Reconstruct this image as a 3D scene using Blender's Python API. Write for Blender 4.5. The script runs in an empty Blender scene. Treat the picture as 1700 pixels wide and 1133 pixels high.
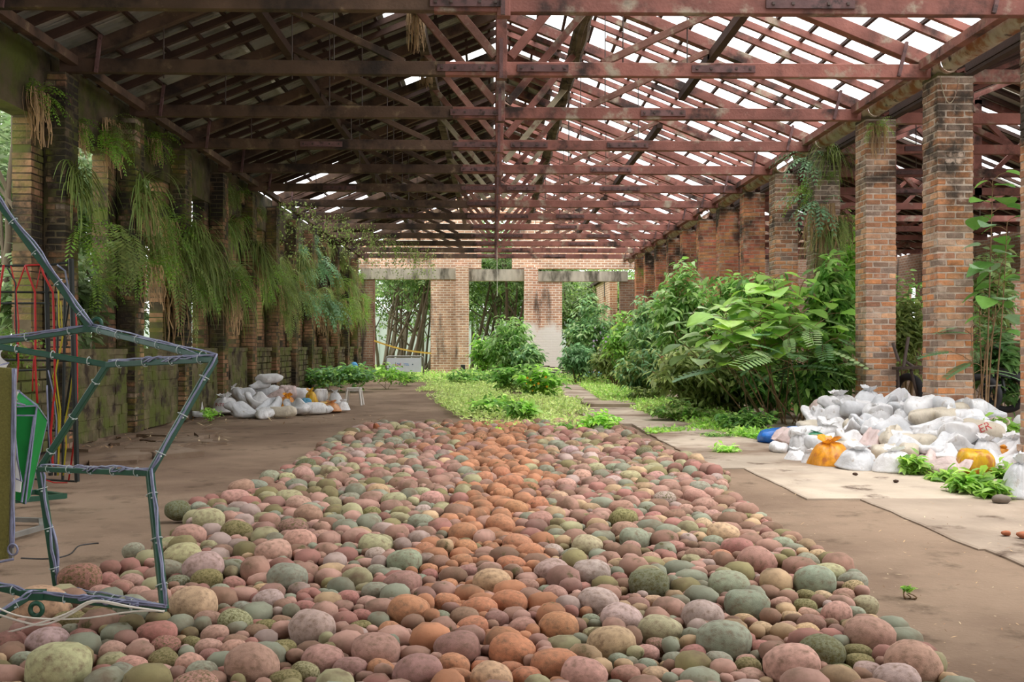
import bpy, math, random
import numpy as np
from mathutils import Vector, Matrix, noise
from mathutils.bvhtree import BVHTree

SC = bpy.context.scene
COL = SC.collection

# ------------------------------------------------------------ camera, sky, exposure
YAW = math.radians(1.04)
FPX = 1700.0
CAMH = 1.6
cam_d = bpy.data.cameras.new('camera')
cam_d.sensor_width = 36.0
cam_d.lens = 36.0
cam_d.shift_y = 0.0044
cam_d.clip_end = 400
cam = bpy.data.objects.new('camera', cam_d)
COL.objects.link(cam)
cam.location = (0, 0, CAMH)
cam.rotation_euler = (math.pi / 2, 0, -YAW)
SC.camera = cam

world = bpy.data.worlds.new('overcast_sky')
SC.world = world
world.use_nodes = True
wn = world.node_tree.nodes
wl = world.node_tree.links
wbg = wn['Background']
wbg.inputs['Strength'].default_value = 1.0
wtc = wn.new('ShaderNodeTexCoord')
wsep = wn.new('ShaderNodeSeparateXYZ')
wramp = wn.new('ShaderNodeValToRGB')
wl.new(wtc.outputs['Generated'], wsep.inputs[0])
wl.new(wsep.outputs['Z'], wramp.inputs[0])
wramp.color_ramp.elements[0].position = 0.0
wramp.color_ramp.elements[0].color = (0.62, 0.64, 0.66, 1)
wramp.color_ramp.elements[1].position = 0.7
wramp.color_ramp.elements[1].color = (1.0, 0.985, 1.0, 1)
wl.new(wramp.outputs[0], wbg.inputs['Color'])

sun_d = bpy.data.lights.new('hazy_sun', 'SUN')
sun_d.energy = 0.7
sun_d.angle = math.radians(60)
sun_d.color = (1.0, 0.97, 0.93)
sun = bpy.data.objects.new('hazy_sun', sun_d)
COL.objects.link(sun)
sun.rotation_euler = (math.radians(6), math.radians(14), 0)

SC.view_settings.view_transform = 'Standard'
SC.view_settings.look = 'None'
SC.view_settings.exposure = 2.2
SC.view_settings.gamma = 1.0
SC.view_settings.use_curve_mapping = False
SC.cycles.max_bounces = 8
SC.cycles.diffuse_bounces = 4
SC.cycles.transparent_max_bounces = 8

# ------------------------------------------------------------ helpers
rnd = random.Random(7)
CY, SY = math.cos(YAW), math.sin(YAW)


def ray(px, py):
    x = (px - 850) / FPX
    return Vector((x * CY + SY, CY - x * SY, -(py - 574) / FPX))


def P(px, py, Y):
    d = ray(px, py)
    t = Y / d.y
    return Vector((d.x * t, Y, CAMH + d.z * t))


def G(px, py):
    d = ray(px, py)
    t = CAMH / -d.z
    return Vector((d.x * t, d.y * t, 0))


def proj(p):
    x, y, z = p[0], p[1], p[2] - CAMH
    dep = x * SY + y * CY
    lat = x * CY - y * SY
    return 850 + FPX * lat / dep, 574 - FPX * z / dep


def s2l(r, g, b):
    f = lambda c: (c / 255 / 12.92) if c <= 10 else ((c / 255 + 0.055) / 1.055) ** 2.4
    return (f(r), f(g), f(b), 1.0)


def tag(o, label=None, cat=None, group=None, kind=None):
    if label: o['label'] = label
    if cat: o['category'] = cat
    if group: o['group'] = group
    if kind: o['kind'] = kind
    return o


def empty(name, loc=(0, 0, 0), label=None, cat=None, group=None, kind=None):
    o = bpy.data.objects.new(name, None)
    COL.objects.link(o)
    o.location = loc
    o.empty_display_size = 0.1
    return tag(o, label, cat, group, kind)


def world_off(par):
    v = Vector((0, 0, 0))
    while par is not None:
        v += par.location
        par = par.parent
    return v


def link_mesh(name, me, parent=None, kind=None):
    o = bpy.data.objects.new(name, me)
    COL.objects.link(o)
    if parent is not None:
        o.parent = parent
    if kind: o['kind'] = kind
    return o


class MB:
    """collects geometry in world coordinates"""
    def __init__(s):
        s.v = []; s.f = []; s.c = []

    def add(s, vs, fs, col=None):
        b = len(s.v)
        s.v.extend(vs)
        s.f.extend([tuple(i + b for i in f) for f in fs])
        if col is not None:
            s.c.extend([col] * len(vs))

    def box(s, c, size, rot=None, col=None):
        hx, hy, hz = size[0] / 2, size[1] / 2, size[2] / 2
        vs = [Vector((x, y, z)) for x in (-hx, hx) for y in (-hy, hy) for z in (-hz, hz)]
        if rot is not None:
            vs = [rot @ v for v in vs]
        c = Vector(c)
        vs = [tuple(v + c) for v in vs]
        s.add(vs, [(0, 1, 3, 2), (4, 6, 7, 5), (0, 4, 5, 1), (2, 3, 7, 6), (0, 2, 6, 4), (1, 5, 7, 3)], col)

    def beam(s, a, b, w, h, up=(0, 0, 1), col=None, ch=0.0):
        a = Vector(a); b = Vector(b)
        d = (b - a).normalized()
        up = Vector(up)
        sd = d.cross(up)
        if sd.length < 1e-4:
            sd = d.cross(Vector((1, 0, 0)))
        sd.normalize()
        u = sd.cross(d).normalized()
        if ch > 0:
            prof = [(-w/2+ch, -h/2), (w/2-ch, -h/2), (w/2, -h/2+ch), (w/2, h/2-ch), (w/2-ch, h/2), (-w/2+ch, h/2), (-w/2, h/2-ch), (-w/2, -h/2+ch)]
        else:
            prof = [(-w/2, -h/2), (w/2, -h/2), (w/2, h/2), (-w/2, h/2)]
        n = len(prof)
        vs = [tuple(a + sd * x + u * y) for x, y in prof] + [tuple(b + sd * x + u * y) for x, y in prof]
        fs = [(i, (i + 1) % n, (i + 1) % n + n, i + n) for i in range(n)] + [tuple(range(n - 1, -1, -1)), tuple(range(n, 2 * n))]
        s.add(vs, fs, col)

    def tube(s, pts, r, n=6, col=None, cap=True):
        pts = [Vector(p) for p in pts]
        m = len(pts)
        rs = r if isinstance(r, (list, tuple)) else [r] * m
        vs = []
        ref = Vector((0.3, 0.2, 1)).normalized()
        for i, p in enumerate(pts):
            d = (pts[min(i + 1, m - 1)] - pts[max(i - 1, 0)])
            if d.length < 1e-7: d = Vector((0, 0, 1))
            d.normalize()
            sd = d.cross(ref)
            if sd.length < 0.05: sd = d.cross(Vector((1, 0, 0)))
            sd.normalize(); u = sd.cross(d)
            for k in range(n):
                a = 2 * math.pi * k / n
                vs.append(tuple(p + (sd * math.cos(a) + u * math.sin(a)) * rs[i]))
        fs = []
        for i in range(m - 1):
            for k in range(n):
                k2 = (k + 1) % n
                fs.append((i * n + k, i * n + k2, (i + 1) * n + k2, (i + 1) * n + k))
        if cap:
            fs.append(tuple(range(n - 1, -1, -1)))
            fs.append(tuple((m - 1) * n + k for k in range(n)))
        s.add(vs, fs, col)

    def ring(s, c, axis, R, r, n=16, m=6):
        axis = Vector(axis).normalized()
        a = axis.cross(Vector((0.2, 0.1, 1)))
        if a.length < 0.05: a = axis.cross(Vector((1, 0, 0)))
        a.normalize(); b = axis.cross(a)
        c = Vector(c); vs = []; fs = []
        for i in range(n):
            t = 2 * math.pi * i / n
            o = a * math.cos(t) + b * math.sin(t)
            for j in range(m):
                q = 2 * math.pi * j / m
                vs.append(tuple(c + o * (R + r * math.cos(q)) + axis * (r * math.sin(q))))
        for i in range(n):
            for j in range(m):
                fs.append((i * m + j, ((i + 1) % n) * m + j, ((i + 1) % n) * m + (j + 1) % m, i * m + (j + 1) % m))
        s.add(vs, fs)

    def mesh(s, name, mat=None, smooth=False, off=(0, 0, 0)):
        me = bpy.data.meshes.new(name)
        ox, oy, oz = off
        me.from_pydata([(v[0] - ox, v[1] - oy, v[2] - oz) for v in s.v], [], s.f)
        if s.c:
            a = me.attributes.new('Col', 'FLOAT_COLOR', 'POINT')
            a.data.foreach_set('color', np.array(s.c, dtype=np.float32).ravel())
        if smooth:
            me.polygons.foreach_set('use_smooth', np.ones(len(me.polygons), dtype=bool))
        if mat: me.materials.append(mat)
        me.update()
        return me

    def build(s, name, mat=None, parent=None, smooth=False, kind=None, loc=None):
        if parent is not None:
            off = world_off(parent)
            me = s.mesh(name, mat, smooth, off if loc is None else Vector(loc))
            o = link_mesh(name, me, parent, kind)
            if loc is not None: o.location = Vector(loc) - off
        else:
            L = Vector(loc) if loc is not None else Vector((0, 0, 0))
            me = s.mesh(name, mat, smooth, L)
            o = link_mesh(name, me, None, kind)
            o.location = L
        return o


def np_mesh(name, V, F, mat=None, C=None, smooth=False):
    """V (n,3), F (m,k) one face size"""
    me = bpy.data.meshes.new(name)
    V = np.asarray(V, dtype=np.float32); F = np.asarray(F, dtype=np.int32)
    me.vertices.add(len(V)); me.vertices.foreach_set('co', V.ravel())
    k = F.shape[1]
    me.loops.add(F.size); me.loops.foreach_set('vertex_index', F.ravel())
    me.polygons.add(len(F))
    me.polygons.foreach_set('loop_start', np.arange(0, F.size, k, dtype=np.int32))
    if C is not None:
        a = me.attributes.new('Col', 'FLOAT_COLOR', 'POINT')
        C = np.asarray(C, dtype=np.float32)
        if C.shape[1] == 3: C = np.hstack([C, np.ones((len(C), 1), np.float32)])
        a.data.foreach_set('color', C.ravel())
    if smooth:
        me.polygons.foreach_set('use_smooth', np.ones(len(F), dtype=bool))
    if mat: me.materials.append(mat)
    me.update(calc_edges=True)
    me.validate()
    return me


# ------------------------------------------------------------ materials
def make_mat(name, base=(0.5, 0.5, 0.5), src='const', var=0.25, vscale=6.0, rough=0.8, bump=0.2, bscale=30.0,
             second=None, third=None, transl=0.0, spec=0.3, rand=0.0, hue=0.0, stretch=None, coord='Object', bdist=0.02, metallic=0.0):
    """second / third: (rgb, noise scale, threshold, softness[, zlo, zhi]) overlays; rand: per piece value change"""
    m = bpy.data.materials.new(name)
    m.use_nodes = True
    nt = m.node_tree; N = nt.nodes; L = nt.links
    bs = N['Principled BSDF']; out = N['Material Output']
    bs.inputs['Roughness'].default_value = rough
    bs.inputs['Metallic'].default_value = metallic
    bs.inputs['Specular IOR Level'].default_value = spec
    if coord == 'World':
        g = N.new('ShaderNodeNewGeometry'); vec = g.outputs['Position']
    else:
        tc = N.new('ShaderNodeTexCoord'); vec = tc.outputs['Object']
    oi = N.new('ShaderNodeObjectInfo')
    if coord != 'World':
        # each object gets its own piece of the noise
        ad = N.new('ShaderNodeVectorMath'); ad.operation = 'MULTIPLY_ADD'
        L.new(vec, ad.inputs[0]); ad.inputs[1].default_value = (1, 1, 1)
        cmb = N.new('ShaderNodeCombineXYZ')
        mu = N.new('ShaderNodeMath'); mu.operation = 'MULTIPLY'; mu.inputs[1].default_value = 57.0
        L.new(oi.outputs['Random'], mu.inputs[0])
        for i in range(3): L.new(mu.outputs[0], cmb.inputs[i])
        L.new(cmb.outputs[0], ad.inputs[2]); vec = ad.outputs[0]
    if stretch:
        mp = N.new('ShaderNodeVectorMath'); mp.operation = 'MULTIPLY'
        L.new(vec, mp.inputs[0]); mp.inputs[1].default_value = stretch; vec = mp.outputs[0]
    if src == 'obj':
        col = oi.outputs['Color']
    elif src == 'attr':
        at = N.new('ShaderNodeAttribute'); at.attribute_name = 'Col'; col = at.outputs['Color']
    else:
        rgb = N.new('ShaderNodeRGB'); rgb.outputs[0].default_value = (*base[:3], 1); col = rgb.outputs[0]
    hsv = N.new('ShaderNodeHueSaturation')
    L.new(col, hsv.inputs['Color'])
    nz = N.new('ShaderNodeTexNoise'); nz.inputs['Scale'].default_value = vscale; nz.inputs['Detail'].default_value = 5
    L.new(vec, nz.inputs['Vector'])
    mr = N.new('ShaderNodeMapRange'); mr.inputs[1].default_value = 0.25; mr.inputs[2].default_value = 0.75
    mr.inputs[3].default_value = 1 - var; mr.inputs[4].default_value = 1 + var
    L.new(nz.outputs['Fac'], mr.inputs[0])
    val = mr.outputs[0]
    if rand > 0 or hue > 0:
        g2 = N.new('ShaderNodeNewGeometry')
        a1 = N.new('ShaderNodeMath'); a1.operation = 'ADD'
        L.new(g2.outputs['Random Per Island'], a1.inputs[0]); L.new(oi.outputs['Random'], a1.inputs[1])
        fr = N.new('ShaderNodeMath'); fr.operation = 'FRACT'; L.new(a1.outputs[0], fr.inputs[0])
        m2 = N.new('ShaderNodeMapRange'); m2.inputs[3].default_value = 1 - rand; m2.inputs[4].default_value = 1 + rand
        L.new(fr.outputs[0], m2.inputs[0])
        mm = N.new('ShaderNodeMath'); mm.operation = 'MULTIPLY'; L.new(val, mm.inputs[0]); L.new(m2.outputs[0], mm.inputs[1])
        val = mm.outputs[0]
        if hue > 0:
            q = N.new('ShaderNodeMath'); q.operation = 'MULTIPLY'; q.inputs[1].default_value = 7.31; L.new(fr.outputs[0], q.inputs[0])
            q2 = N.new('ShaderNodeMath'); q2.operation = 'FRACT'; L.new(q.outputs[0], q2.inputs[0])
            m3 = N.new('ShaderNodeMapRange'); m3.inputs[3].default_value = 0.5 - hue; m3.inputs[4].default_value = 0.5 + hue
            L.new(q2.outputs[0], m3.inputs[0]); L.new(m3.outputs[0], hsv.inputs['Hue'])
    L.new(val, hsv.inputs['Value'])
    cur = hsv.outputs[0]
    for k, ov in enumerate((second, third)):
        if ov is None: continue
        n2 = N.new('ShaderNodeTexNoise'); n2.inputs['Scale'].default_value = ov[1]; n2.inputs['Detail'].default_value = 7
        n2.inputs['Roughness'].default_value = 0.62
        o2 = N.new('ShaderNodeVectorMath'); o2.operation = 'ADD'; o2.inputs[1].default_value = (13.1 * (k + 1), 5.7, 2.2)
        L.new(vec, o2.inputs[0]); L.new(o2.outputs[0], n2.inputs['Vector'])
        fac = n2.outputs['Fac']
        if len(ov) > 4:
            gz = N.new('ShaderNodeNewGeometry'); sp = N.new('ShaderNodeSeparateXYZ'); L.new(gz.outputs['Position'], sp.inputs[0])
            zr = N.new('ShaderNodeMapRange'); zr.inputs[1].default_value = ov[4]; zr.inputs[2].default_value = ov[5]
            zr.inputs[3].default_value = -0.22; zr.inputs[4].default_value = 0.17
            L.new(sp.outputs[ov[6] if len(ov) > 6 else 'Z'], zr.inputs[0])
            az = N.new('ShaderNodeMath'); az.operation = 'ADD'; L.new(fac, az.inputs[0]); L.new(zr.outputs[0], az.inputs[1]); fac = az.outputs[0]
        r2 = N.new('ShaderNodeMapRange'); r2.inputs[1].default_value = ov[2] - ov[3]; r2.inputs[2].default_value = ov[2] + ov[3]
        r2.interpolation_type = 'SMOOTHSTEP'
        L.new(fac, r2.inputs[0])
        mx = N.new('ShaderNodeMix'); mx.data_type = 'RGBA'
        L.new(r2.outputs[0], mx.inputs['Factor']); L.new(cur, mx.inputs['A']); mx.inputs['B'].default_value = (*ov[0][:3], 1)
        cur = mx.outputs['Result']
    L.new(cur, bs.inputs['Base Color'])
    if bump > 0:
        nb = N.new('ShaderNodeTexNoise'); nb.inputs['Scale'].default_value = bscale; nb.inputs['Detail'].default_value = 6
        L.new(vec, nb.inputs['Vector'])
        bp = N.new('ShaderNodeBump'); bp.inputs['Strength'].default_value = bump; bp.inputs['Distance'].default_value = bdist
        L.new(nb.outputs['Fac'], bp.inputs['Height']); L.new(bp.outputs[0], bs.inputs['Normal'])
    if transl > 0:
        tr = N.new('ShaderNodeBsdfTranslucent'); L.new(cur, tr.inputs['Color'])
        ms = N.new('ShaderNodeMixShader'); ms.inputs[0].default_value = transl
        L.new(bs.outputs[0], ms.inputs[1]); L.new(tr.outputs[0], ms.inputs[2]); L.new(ms.outputs[0], out.inputs['Surface'])
    return m


M = {}
M['wood_red'] = make_mat('red_painted_timber', s2l(134, 88, 78), var=0.32, vscale=2.5, rough=0.75, bump=0.3, bscale=25,
                         second=(s2l(158, 146, 128), 2.2, 0.62, 0.08), third=(s2l(50, 40, 36), 1.3, 0.58, 0.10), rand=0.2, coord='World')
M['wood_brown_shaded'] = make_mat('shaded_brown_timber', s2l(90, 70, 57), var=0.35, vscale=2.5, rough=0.8, bump=0.3, bscale=25,
                           second=(s2l(146, 126, 98), 2.2, 0.64, 0.08), third=(s2l(46, 38, 34), 1.3, 0.56, 0.10), rand=0.2, coord='World')  # brown of the left timbers, with the shade there darkened into the colour
M['wood_old'] = make_mat('weathered_timber', s2l(98, 84, 72), var=0.4, vscale=3, rough=0.9, bump=0.5, bscale=20,
                         second=(s2l(46, 37, 32), 2.5, 0.55, 0.1), rand=0.2, coord='World')
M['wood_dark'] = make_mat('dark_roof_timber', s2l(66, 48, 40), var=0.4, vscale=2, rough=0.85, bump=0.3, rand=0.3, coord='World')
M['wood_brace'] = make_mat('grey_brown_timber_brace', s2l(128, 92, 80), var=0.35, vscale=3, rough=0.8, bump=0.3,
                           second=(s2l(158, 146, 126), 4, 0.60, 0.08), rand=0.2, coord='World')
M['wood_pale'] = make_mat('lichened_timber_brace', s2l(165, 155, 132), var=0.3, vscale=4, rough=0.85, bump=0.3,
                          second=(s2l(120, 80, 70), 3, 0.58, 0.08), coord='World')
M['plate'] = make_mat('iron_splice_plate', s2l(106, 78, 76), var=0.35, vscale=5, rough=0.6, second=(s2l(60, 48, 46), 6, 0.58, 0.08), rand=0.2, coord='World')
M['iron'] = make_mat('dark_iron_rod', s2l(78, 66, 60), var=0.2, rough=0.6, bump=0)
M['sheet'] = make_mat('fibre_cement_sheet', s2l(152, 148, 136), var=0.3, vscale=1.6, rough=0.85, bump=0.15, rand=0.25,
                      second=(s2l(70, 62, 50), 1.5, 0.62, 0.12), coord='World')
M['rust_gutter'] = make_mat('rusty_gutter_pipe', s2l(168, 154, 138), var=0.25, vscale=4, rough=0.6,
                            second=(s2l(132, 82, 50), 3, 0.52, 0.1), third=(s2l(58, 44, 36), 5, 0.63, 0.06), coord='World')
M['brick'] = make_mat('orange_brown_brick', s2l(170, 112, 80), src='obj', var=0.3, vscale=9, rough=0.9, bump=0.6, bscale=40, coord='World',
                      second=(s2l(64, 56, 48), 1.1, 0.56, 0.10, 0.5, 7.3), third=(s2l(186, 166, 148), 3.1, 0.63, 0.07))
M['brick_join'] = make_mat('weathered_brick_courses', s2l(196, 132, 96), var=0.3, vscale=7, rough=0.9, bump=0.6, bscale=40, coord='World', rand=0.26, hue=0.018,
                           second=(s2l(64, 56, 48), 1.1, 0.56, 0.10, 0.5, 7.3), third=(s2l(186, 166, 148), 3.1, 0.63, 0.07))
M['mortar'] = make_mat('lime_mortar', s2l(186, 172, 156), var=0.3, vscale=8, rough=0.95, bump=0.4, coord='World',
                       second=(s2l(58, 52, 44), 1.1, 0.60, 0.10, 0.5, 7.5))
M['mossy'] = make_mat('mossy_old_brick', s2l(132, 100, 76), src='obj', var=0.35, vscale=5, rough=0.95, bump=0.6, bscale=30, coord='World',
                      second=(s2l(88, 90, 38), 1.0, 0.52, 0.10), third=(s2l(46, 41, 34), 1.2, 0.51, 0.09))
M['mossy_join'] = make_mat('mossy_brick_courses', s2l(138, 104, 78), var=0.35, vscale=5, rough=0.95, bump=0.6, bscale=30, coord='World', rand=0.25,
                           second=(s2l(88, 90, 40), 1.0, 0.54, 0.10), third=(s2l(46, 41, 34), 1.2, 0.52, 0.09))
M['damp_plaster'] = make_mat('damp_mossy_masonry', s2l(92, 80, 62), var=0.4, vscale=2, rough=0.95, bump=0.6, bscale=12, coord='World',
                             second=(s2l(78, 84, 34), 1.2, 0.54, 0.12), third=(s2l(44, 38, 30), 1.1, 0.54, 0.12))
M['stone_low'] = make_mat('mossy_rubble_masonry', s2l(104, 94, 70), var=0.4, vscale=4, rough=0.95, bump=0.8, bscale=14, coord='World',
                          second=(s2l(90, 98, 44), 1.6, 0.52, 0.12), third=(s2l(58, 48, 38), 2.4, 0.58, 0.08), rand=0.2)
M['concrete_beam'] = make_mat('stained_concrete_lintel', s2l(176, 168, 152), var=0.2, vscale=3, rough=0.9, bump=0.3, coord='World',
                              second=(s2l(76, 72, 60), 1.3, 0.57, 0.14), stretch=(1.6, 1, 0.5))


def brick_tex_mat(name, c1, c2, mort, bw=0.36, bh=0.125, axis='X', stain=s2l(60, 52, 44), paint=None):
    m = bpy.data.materials.new(name); m.use_nodes = True
    nt = m.node_tree; N = nt.nodes; L = nt.links
    bs = N['Principled BSDF']; bs.inputs['Roughness'].default_value = 0.92
    g = N.new('ShaderNodeNewGeometry'); sp = N.new('ShaderNodeSeparateXYZ'); L.new(g.outputs['Position'], sp.inputs[0])
    sm = N.new('ShaderNodeMath'); sm.operation = 'ADD'; L.new(sp.outputs['X'], sm.inputs[0]); L.new(sp.outputs['Y'], sm.inputs[1])
    cb = N.new('ShaderNodeCombineXYZ'); L.new(sm.outputs[0], cb.inputs[0]); L.new(sp.outputs['Z'], cb.inputs[1])
    bt = N.new('ShaderNodeTexBrick'); L.new(cb.outputs[0], bt.inputs['Vector'])
    bt.inputs['Color1'].default_value = c1; bt.inputs['Color2'].default_value = c2; bt.inputs['Mortar'].default_value = mort
    bt.inputs['Scale'].default_value = 1.0; bt.inputs['Brick Width'].default_value = bw; bt.inputs['Row Height'].default_value = bh
    bt.inputs['Mortar Size'].default_value = 0.02; bt.inputs['Bias'].default_value = -0.1
    cur = bt.outputs['Color']
    nz = N.new('ShaderNodeTexNoise'); nz.inputs['Scale'].default_value = 1.4; nz.inputs['Detail'].default_value = 6; L.new(g.outputs['Position'], nz.inputs['Vector'])
    mr = N.new('ShaderNodeMapRange'); mr.inputs[1].default_value = 0.25; mr.inputs[2].default_value = 0.75; mr.inputs[3].default_value = 0.75; mr.inputs[4].default_value = 1.25
    L.new(nz.outputs['Fac'], mr.inputs[0])
    hs = N.new('ShaderNodeHueSaturation'); L.new(cur, hs.inputs['Color']); L.new(mr.outputs[0], hs.inputs['Value']); cur = hs.outputs[0]
    n2 = N.new('ShaderNodeTexNoise'); n2.inputs['Scale'].default_value = 0.9; n2.inputs['Detail'].default_value = 7
    st = N.new('ShaderNodeVectorMath'); st.operation = 'MULTIPLY'; st.inputs[1].default_value = (1.6, 1.6, 0.35); L.new(g.outputs['Position'], st.inputs[0]); L.new(st.outputs[0], n2.inputs['Vector'])
    r2 = N.new('ShaderNodeMapRange'); r2.inputs[1].default_value = 0.56; r2.inputs[2].default_value = 0.72; r2.interpolation_type = 'SMOOTHSTEP'; L.new(n2.outputs['Fac'], r2.inputs[0])
    mx = N.new('ShaderNodeMix'); mx.data_type = 'RGBA'; L.new(r2.outputs[0], mx.inputs['Factor']); L.new(cur, mx.inputs['A']); mx.inputs['B'].default_value = stain
    cur = mx.outputs['Result']
    if paint:
        zz, sf = paint
        pz = N.new('ShaderNodeMath'); pz.operation = 'MULTIPLY_ADD'; pz.inputs[1].default_value = 1.6; L.new(nz.outputs['Fac'], pz.inputs[0]); L.new(sp.outputs['Z'], pz.inputs[2])
        r3 = N.new('ShaderNodeMapRange'); r3.inputs[1].default_value = zz + 0.8 - sf; r3.inputs[2].default_value = zz + 0.8 + sf; r3.inputs[3].default_value = 1; r3.inputs[4].default_value = 0
        L.new(pz.outputs[0], r3.inputs[0])
        m3 = N.new('ShaderNodeMix'); m3.data_type = 'RGBA'; L.new(r3.outputs[0], m3.inputs['Factor']); L.new(cur, m3.inputs['A']); m3.inputs['B'].default_value = s2l(236, 230, 224)
        cur = m3.outputs['Result']
    L.new(cur, bs.inputs['Base Color'])
    bp = N.new('ShaderNodeBump'); bp.inputs['Strength'].default_value = 0.6; bp.inputs['Distance'].default_value = 0.02
    inv = N.new('ShaderNodeMath'); inv.operation = 'SUBTRACT'; inv.inputs[0].default_value = 1; L.new(bt.outputs['Fac'], inv.inputs[1]); L.new(inv.outputs[0], bp.inputs['Height'])
    L.new(bp.outputs[0], bs.inputs['Normal'])
    return m


M['brick_far'] = brick_tex_mat('far_brick_wall', s2l(208, 164, 132), s2l(172, 128, 100), s2l(226, 212, 194))
M['brick_far_white'] = brick_tex_mat('far_brick_wall_limewashed_low', s2l(210, 160, 128), s2l(178, 130, 102), s2l(232, 220, 206), paint=(2.6, 0.2))
M['brick_far_dark'] = brick_tex_mat('far_brick_wall_stained', s2l(150, 112, 88), s2l(122, 92, 72), s2l(150, 138, 122))


def ground_mat():
    m = bpy.data.materials.new('bare_packed_earth'); m.use_nodes = True
    nt = m.node_tree; N = nt.nodes; L = nt.links
    bs = N['Principled BSDF']; bs.inputs['Roughness'].default_value = 0.95; bs.inputs['Specular IOR Level'].default_value = 0.15
    g = N.new('ShaderNodeNewGeometry')

    def noise_n(scale, det=6, rough=0.6, stretch=None):
        n = N.new('ShaderNodeTexNoise'); n.inputs['Scale'].default_value = scale; n.inputs['Detail'].default_value = det; n.inputs['Roughness'].default_value = rough
        if stretch:
            v = N.new('ShaderNodeVectorMath'); v.operation = 'MULTIPLY'; v.inputs[1].default_value = stretch; L.new(g.outputs['Position'], v.inputs[0]); L.new(v.outputs[0], n.inputs['Vector'])
        else:
            L.new(g.outputs['Position'], n.inputs['Vector'])
        return n

    def mixc(a, b, fac):
        x = N.new('ShaderNodeMix'); x.data_type = 'RGBA'
        L.new(fac, x.inputs['Factor'])
        for s, k in ((a, 'A'), (b, 'B')):
            if isinstance(s, tuple): x.inputs[k].default_value = s
            else: L.new(s, x.inputs[k])
        return x.outputs['Result']

    def rng_(n, a, b):
        r = N.new('ShaderNodeMapRange'); r.inputs[1].default_value = a; r.inputs[2].default_value = b; r.interpolation_type = 'SMOOTHSTEP'
        L.new(n, r.inputs[0]); return r.outputs[0]
    big = noise_n(0.35, 5)
    mid = noise_n(2.2, 8, 0.65)
    fine = noise_n(28, 6)
    c = mixc(s2l(114, 95, 79), s2l(140, 120, 101), rng_(big.outputs['Fac'], 0.38, 0.62))
    c = mixc(c, s2l(86, 72, 57), rng_(mid.outputs['Fac'], 0.52, 0.75))
    c = mixc(c, s2l(170, 152, 134), rng_(fine.outputs['Fac'], 0.62, 0.85))
    L.new(c, bs.inputs['Base Color'])
    bp = N.new('ShaderNodeBump'); bp.inputs['Strength'].default_value = 0.5; bp.inputs['Distance'].default_value = 0.03
    hm = N.new('ShaderNodeMath'); hm.operation = 'MULTIPLY_ADD'; hm.inputs[1].default_value = 0.35
    L.new(fine.outputs['Fac'], hm.inputs[0]); L.new(mid.outputs['Fac'], hm.inputs[2]); L.new(hm.outputs[0], bp.inputs['Height']); L.new(bp.outputs[0], bs.inputs['Normal'])
    return m


M['earth'] = ground_mat()
M['slab'] = make_mat('worn_concrete_slab', s2l(172, 160, 142), src='obj', var=0.22, vscale=1.6, rough=0.92, bump=0.35, bscale=22, coord='World', spec=0.2,
                     second=(s2l(118, 99, 82), 0.75, 0.53, 0.22, 4.4, 1.2, 'X'), third=(s2l(88, 72, 60), 1.9, 0.63, 0.07), stretch=(1, 0.8, 1))
M['slab_path'] = make_mat('pale_concrete_slab', s2l(172, 160, 142), src='obj', var=0.2, vscale=1.4, rough=0.92, bump=0.35, bscale=22, coord='World', spec=0.2,
                     second=(s2l(126, 107, 90), 0.75, 0.53, 0.13), third=(s2l(92, 76, 63), 1.9, 0.64, 0.07))
M['lawn'] = make_mat('bright_lawn', s2l(128, 158, 70), var=0.3, vscale=3, rough=0.95, bump=0.5, coord='World', second=(s2l(96, 118, 56), 1.0, 0.55, 0.1))
M['stone'] = make_mat('painted_clay_stone', src='obj', var=0.2, vscale=4, rough=0.82, bump=0.25, bscale=30, spec=0.25, bdist=0.01,
                      second=(s2l(112, 90, 72), 3.5, 0.62, 0.20), third=(s2l(178, 122, 98), 24, 0.72, 0.03))
M['stone_moss'] = make_mat('moss_stained_clay_stone', src='obj', var=0.22, vscale=6, rough=0.85, bump=0.35, bscale=30, spec=0.2, bdist=0.01,
                           second=(s2l(92, 88, 50), 6.0, 0.54, 0.14), third=(s2l(74, 62, 48), 13, 0.62, 0.06))
M['stone_fill'] = make_mat('small_painted_clay_stones', src='attr', var=0.22, vscale=5, rough=0.85, bump=0.25, bscale=30, spec=0.2, coord='World', bdist=0.01,
                           second=(s2l(104, 86, 68), 5, 0.58, 0.2), third=(s2l(86, 82, 52), 8, 0.66, 0.06))
M['sack'] = make_mat('woven_plastic_sack', src='obj', var=0.08, vscale=4, rough=0.45, bump=0.25, bscale=7, spec=0.45, transl=0.15, bdist=0.05,
                     second=(s2l(176, 164, 146), 3.0, 0.66, 0.10))
M['sack_film'] = make_mat('thin_plastic_bag', src='obj', var=0.18, vscale=5, rough=0.3, bump=0.2, bscale=14, spec=0.5, transl=0.2,
                          second=(s2l(196, 120, 62), 3.0, 0.56, 0.10))
M['sack_film_plain'] = make_mat('thin_plain_plastic_bag', src='obj', var=0.18, vscale=5, rough=0.3, bump=0.2, bscale=14, spec=0.5, transl=0.2)
M['ink_red'] = make_mat('red_print', s2l(190, 84, 84), bump=0)
M['ink_blue'] = make_mat('blue_print', s2l(52, 120, 196), bump=0)
M['ink_green'] = make_mat('green_print', s2l(70, 150, 110), bump=0)
M['leaf'] = make_mat('green_leaf', src='attr', var=0.12, vscale=3, rough=0.55, bump=0, spec=0.45, transl=0.5, rand=0.22, hue=0.012, coord='World')
M['leaf_obj'] = make_mat('large_green_leaf', src='obj', var=0.12, vscale=6, rough=0.42, bump=0.15, bscale=9, spec=0.45, transl=0.35, hue=0.01)
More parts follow.
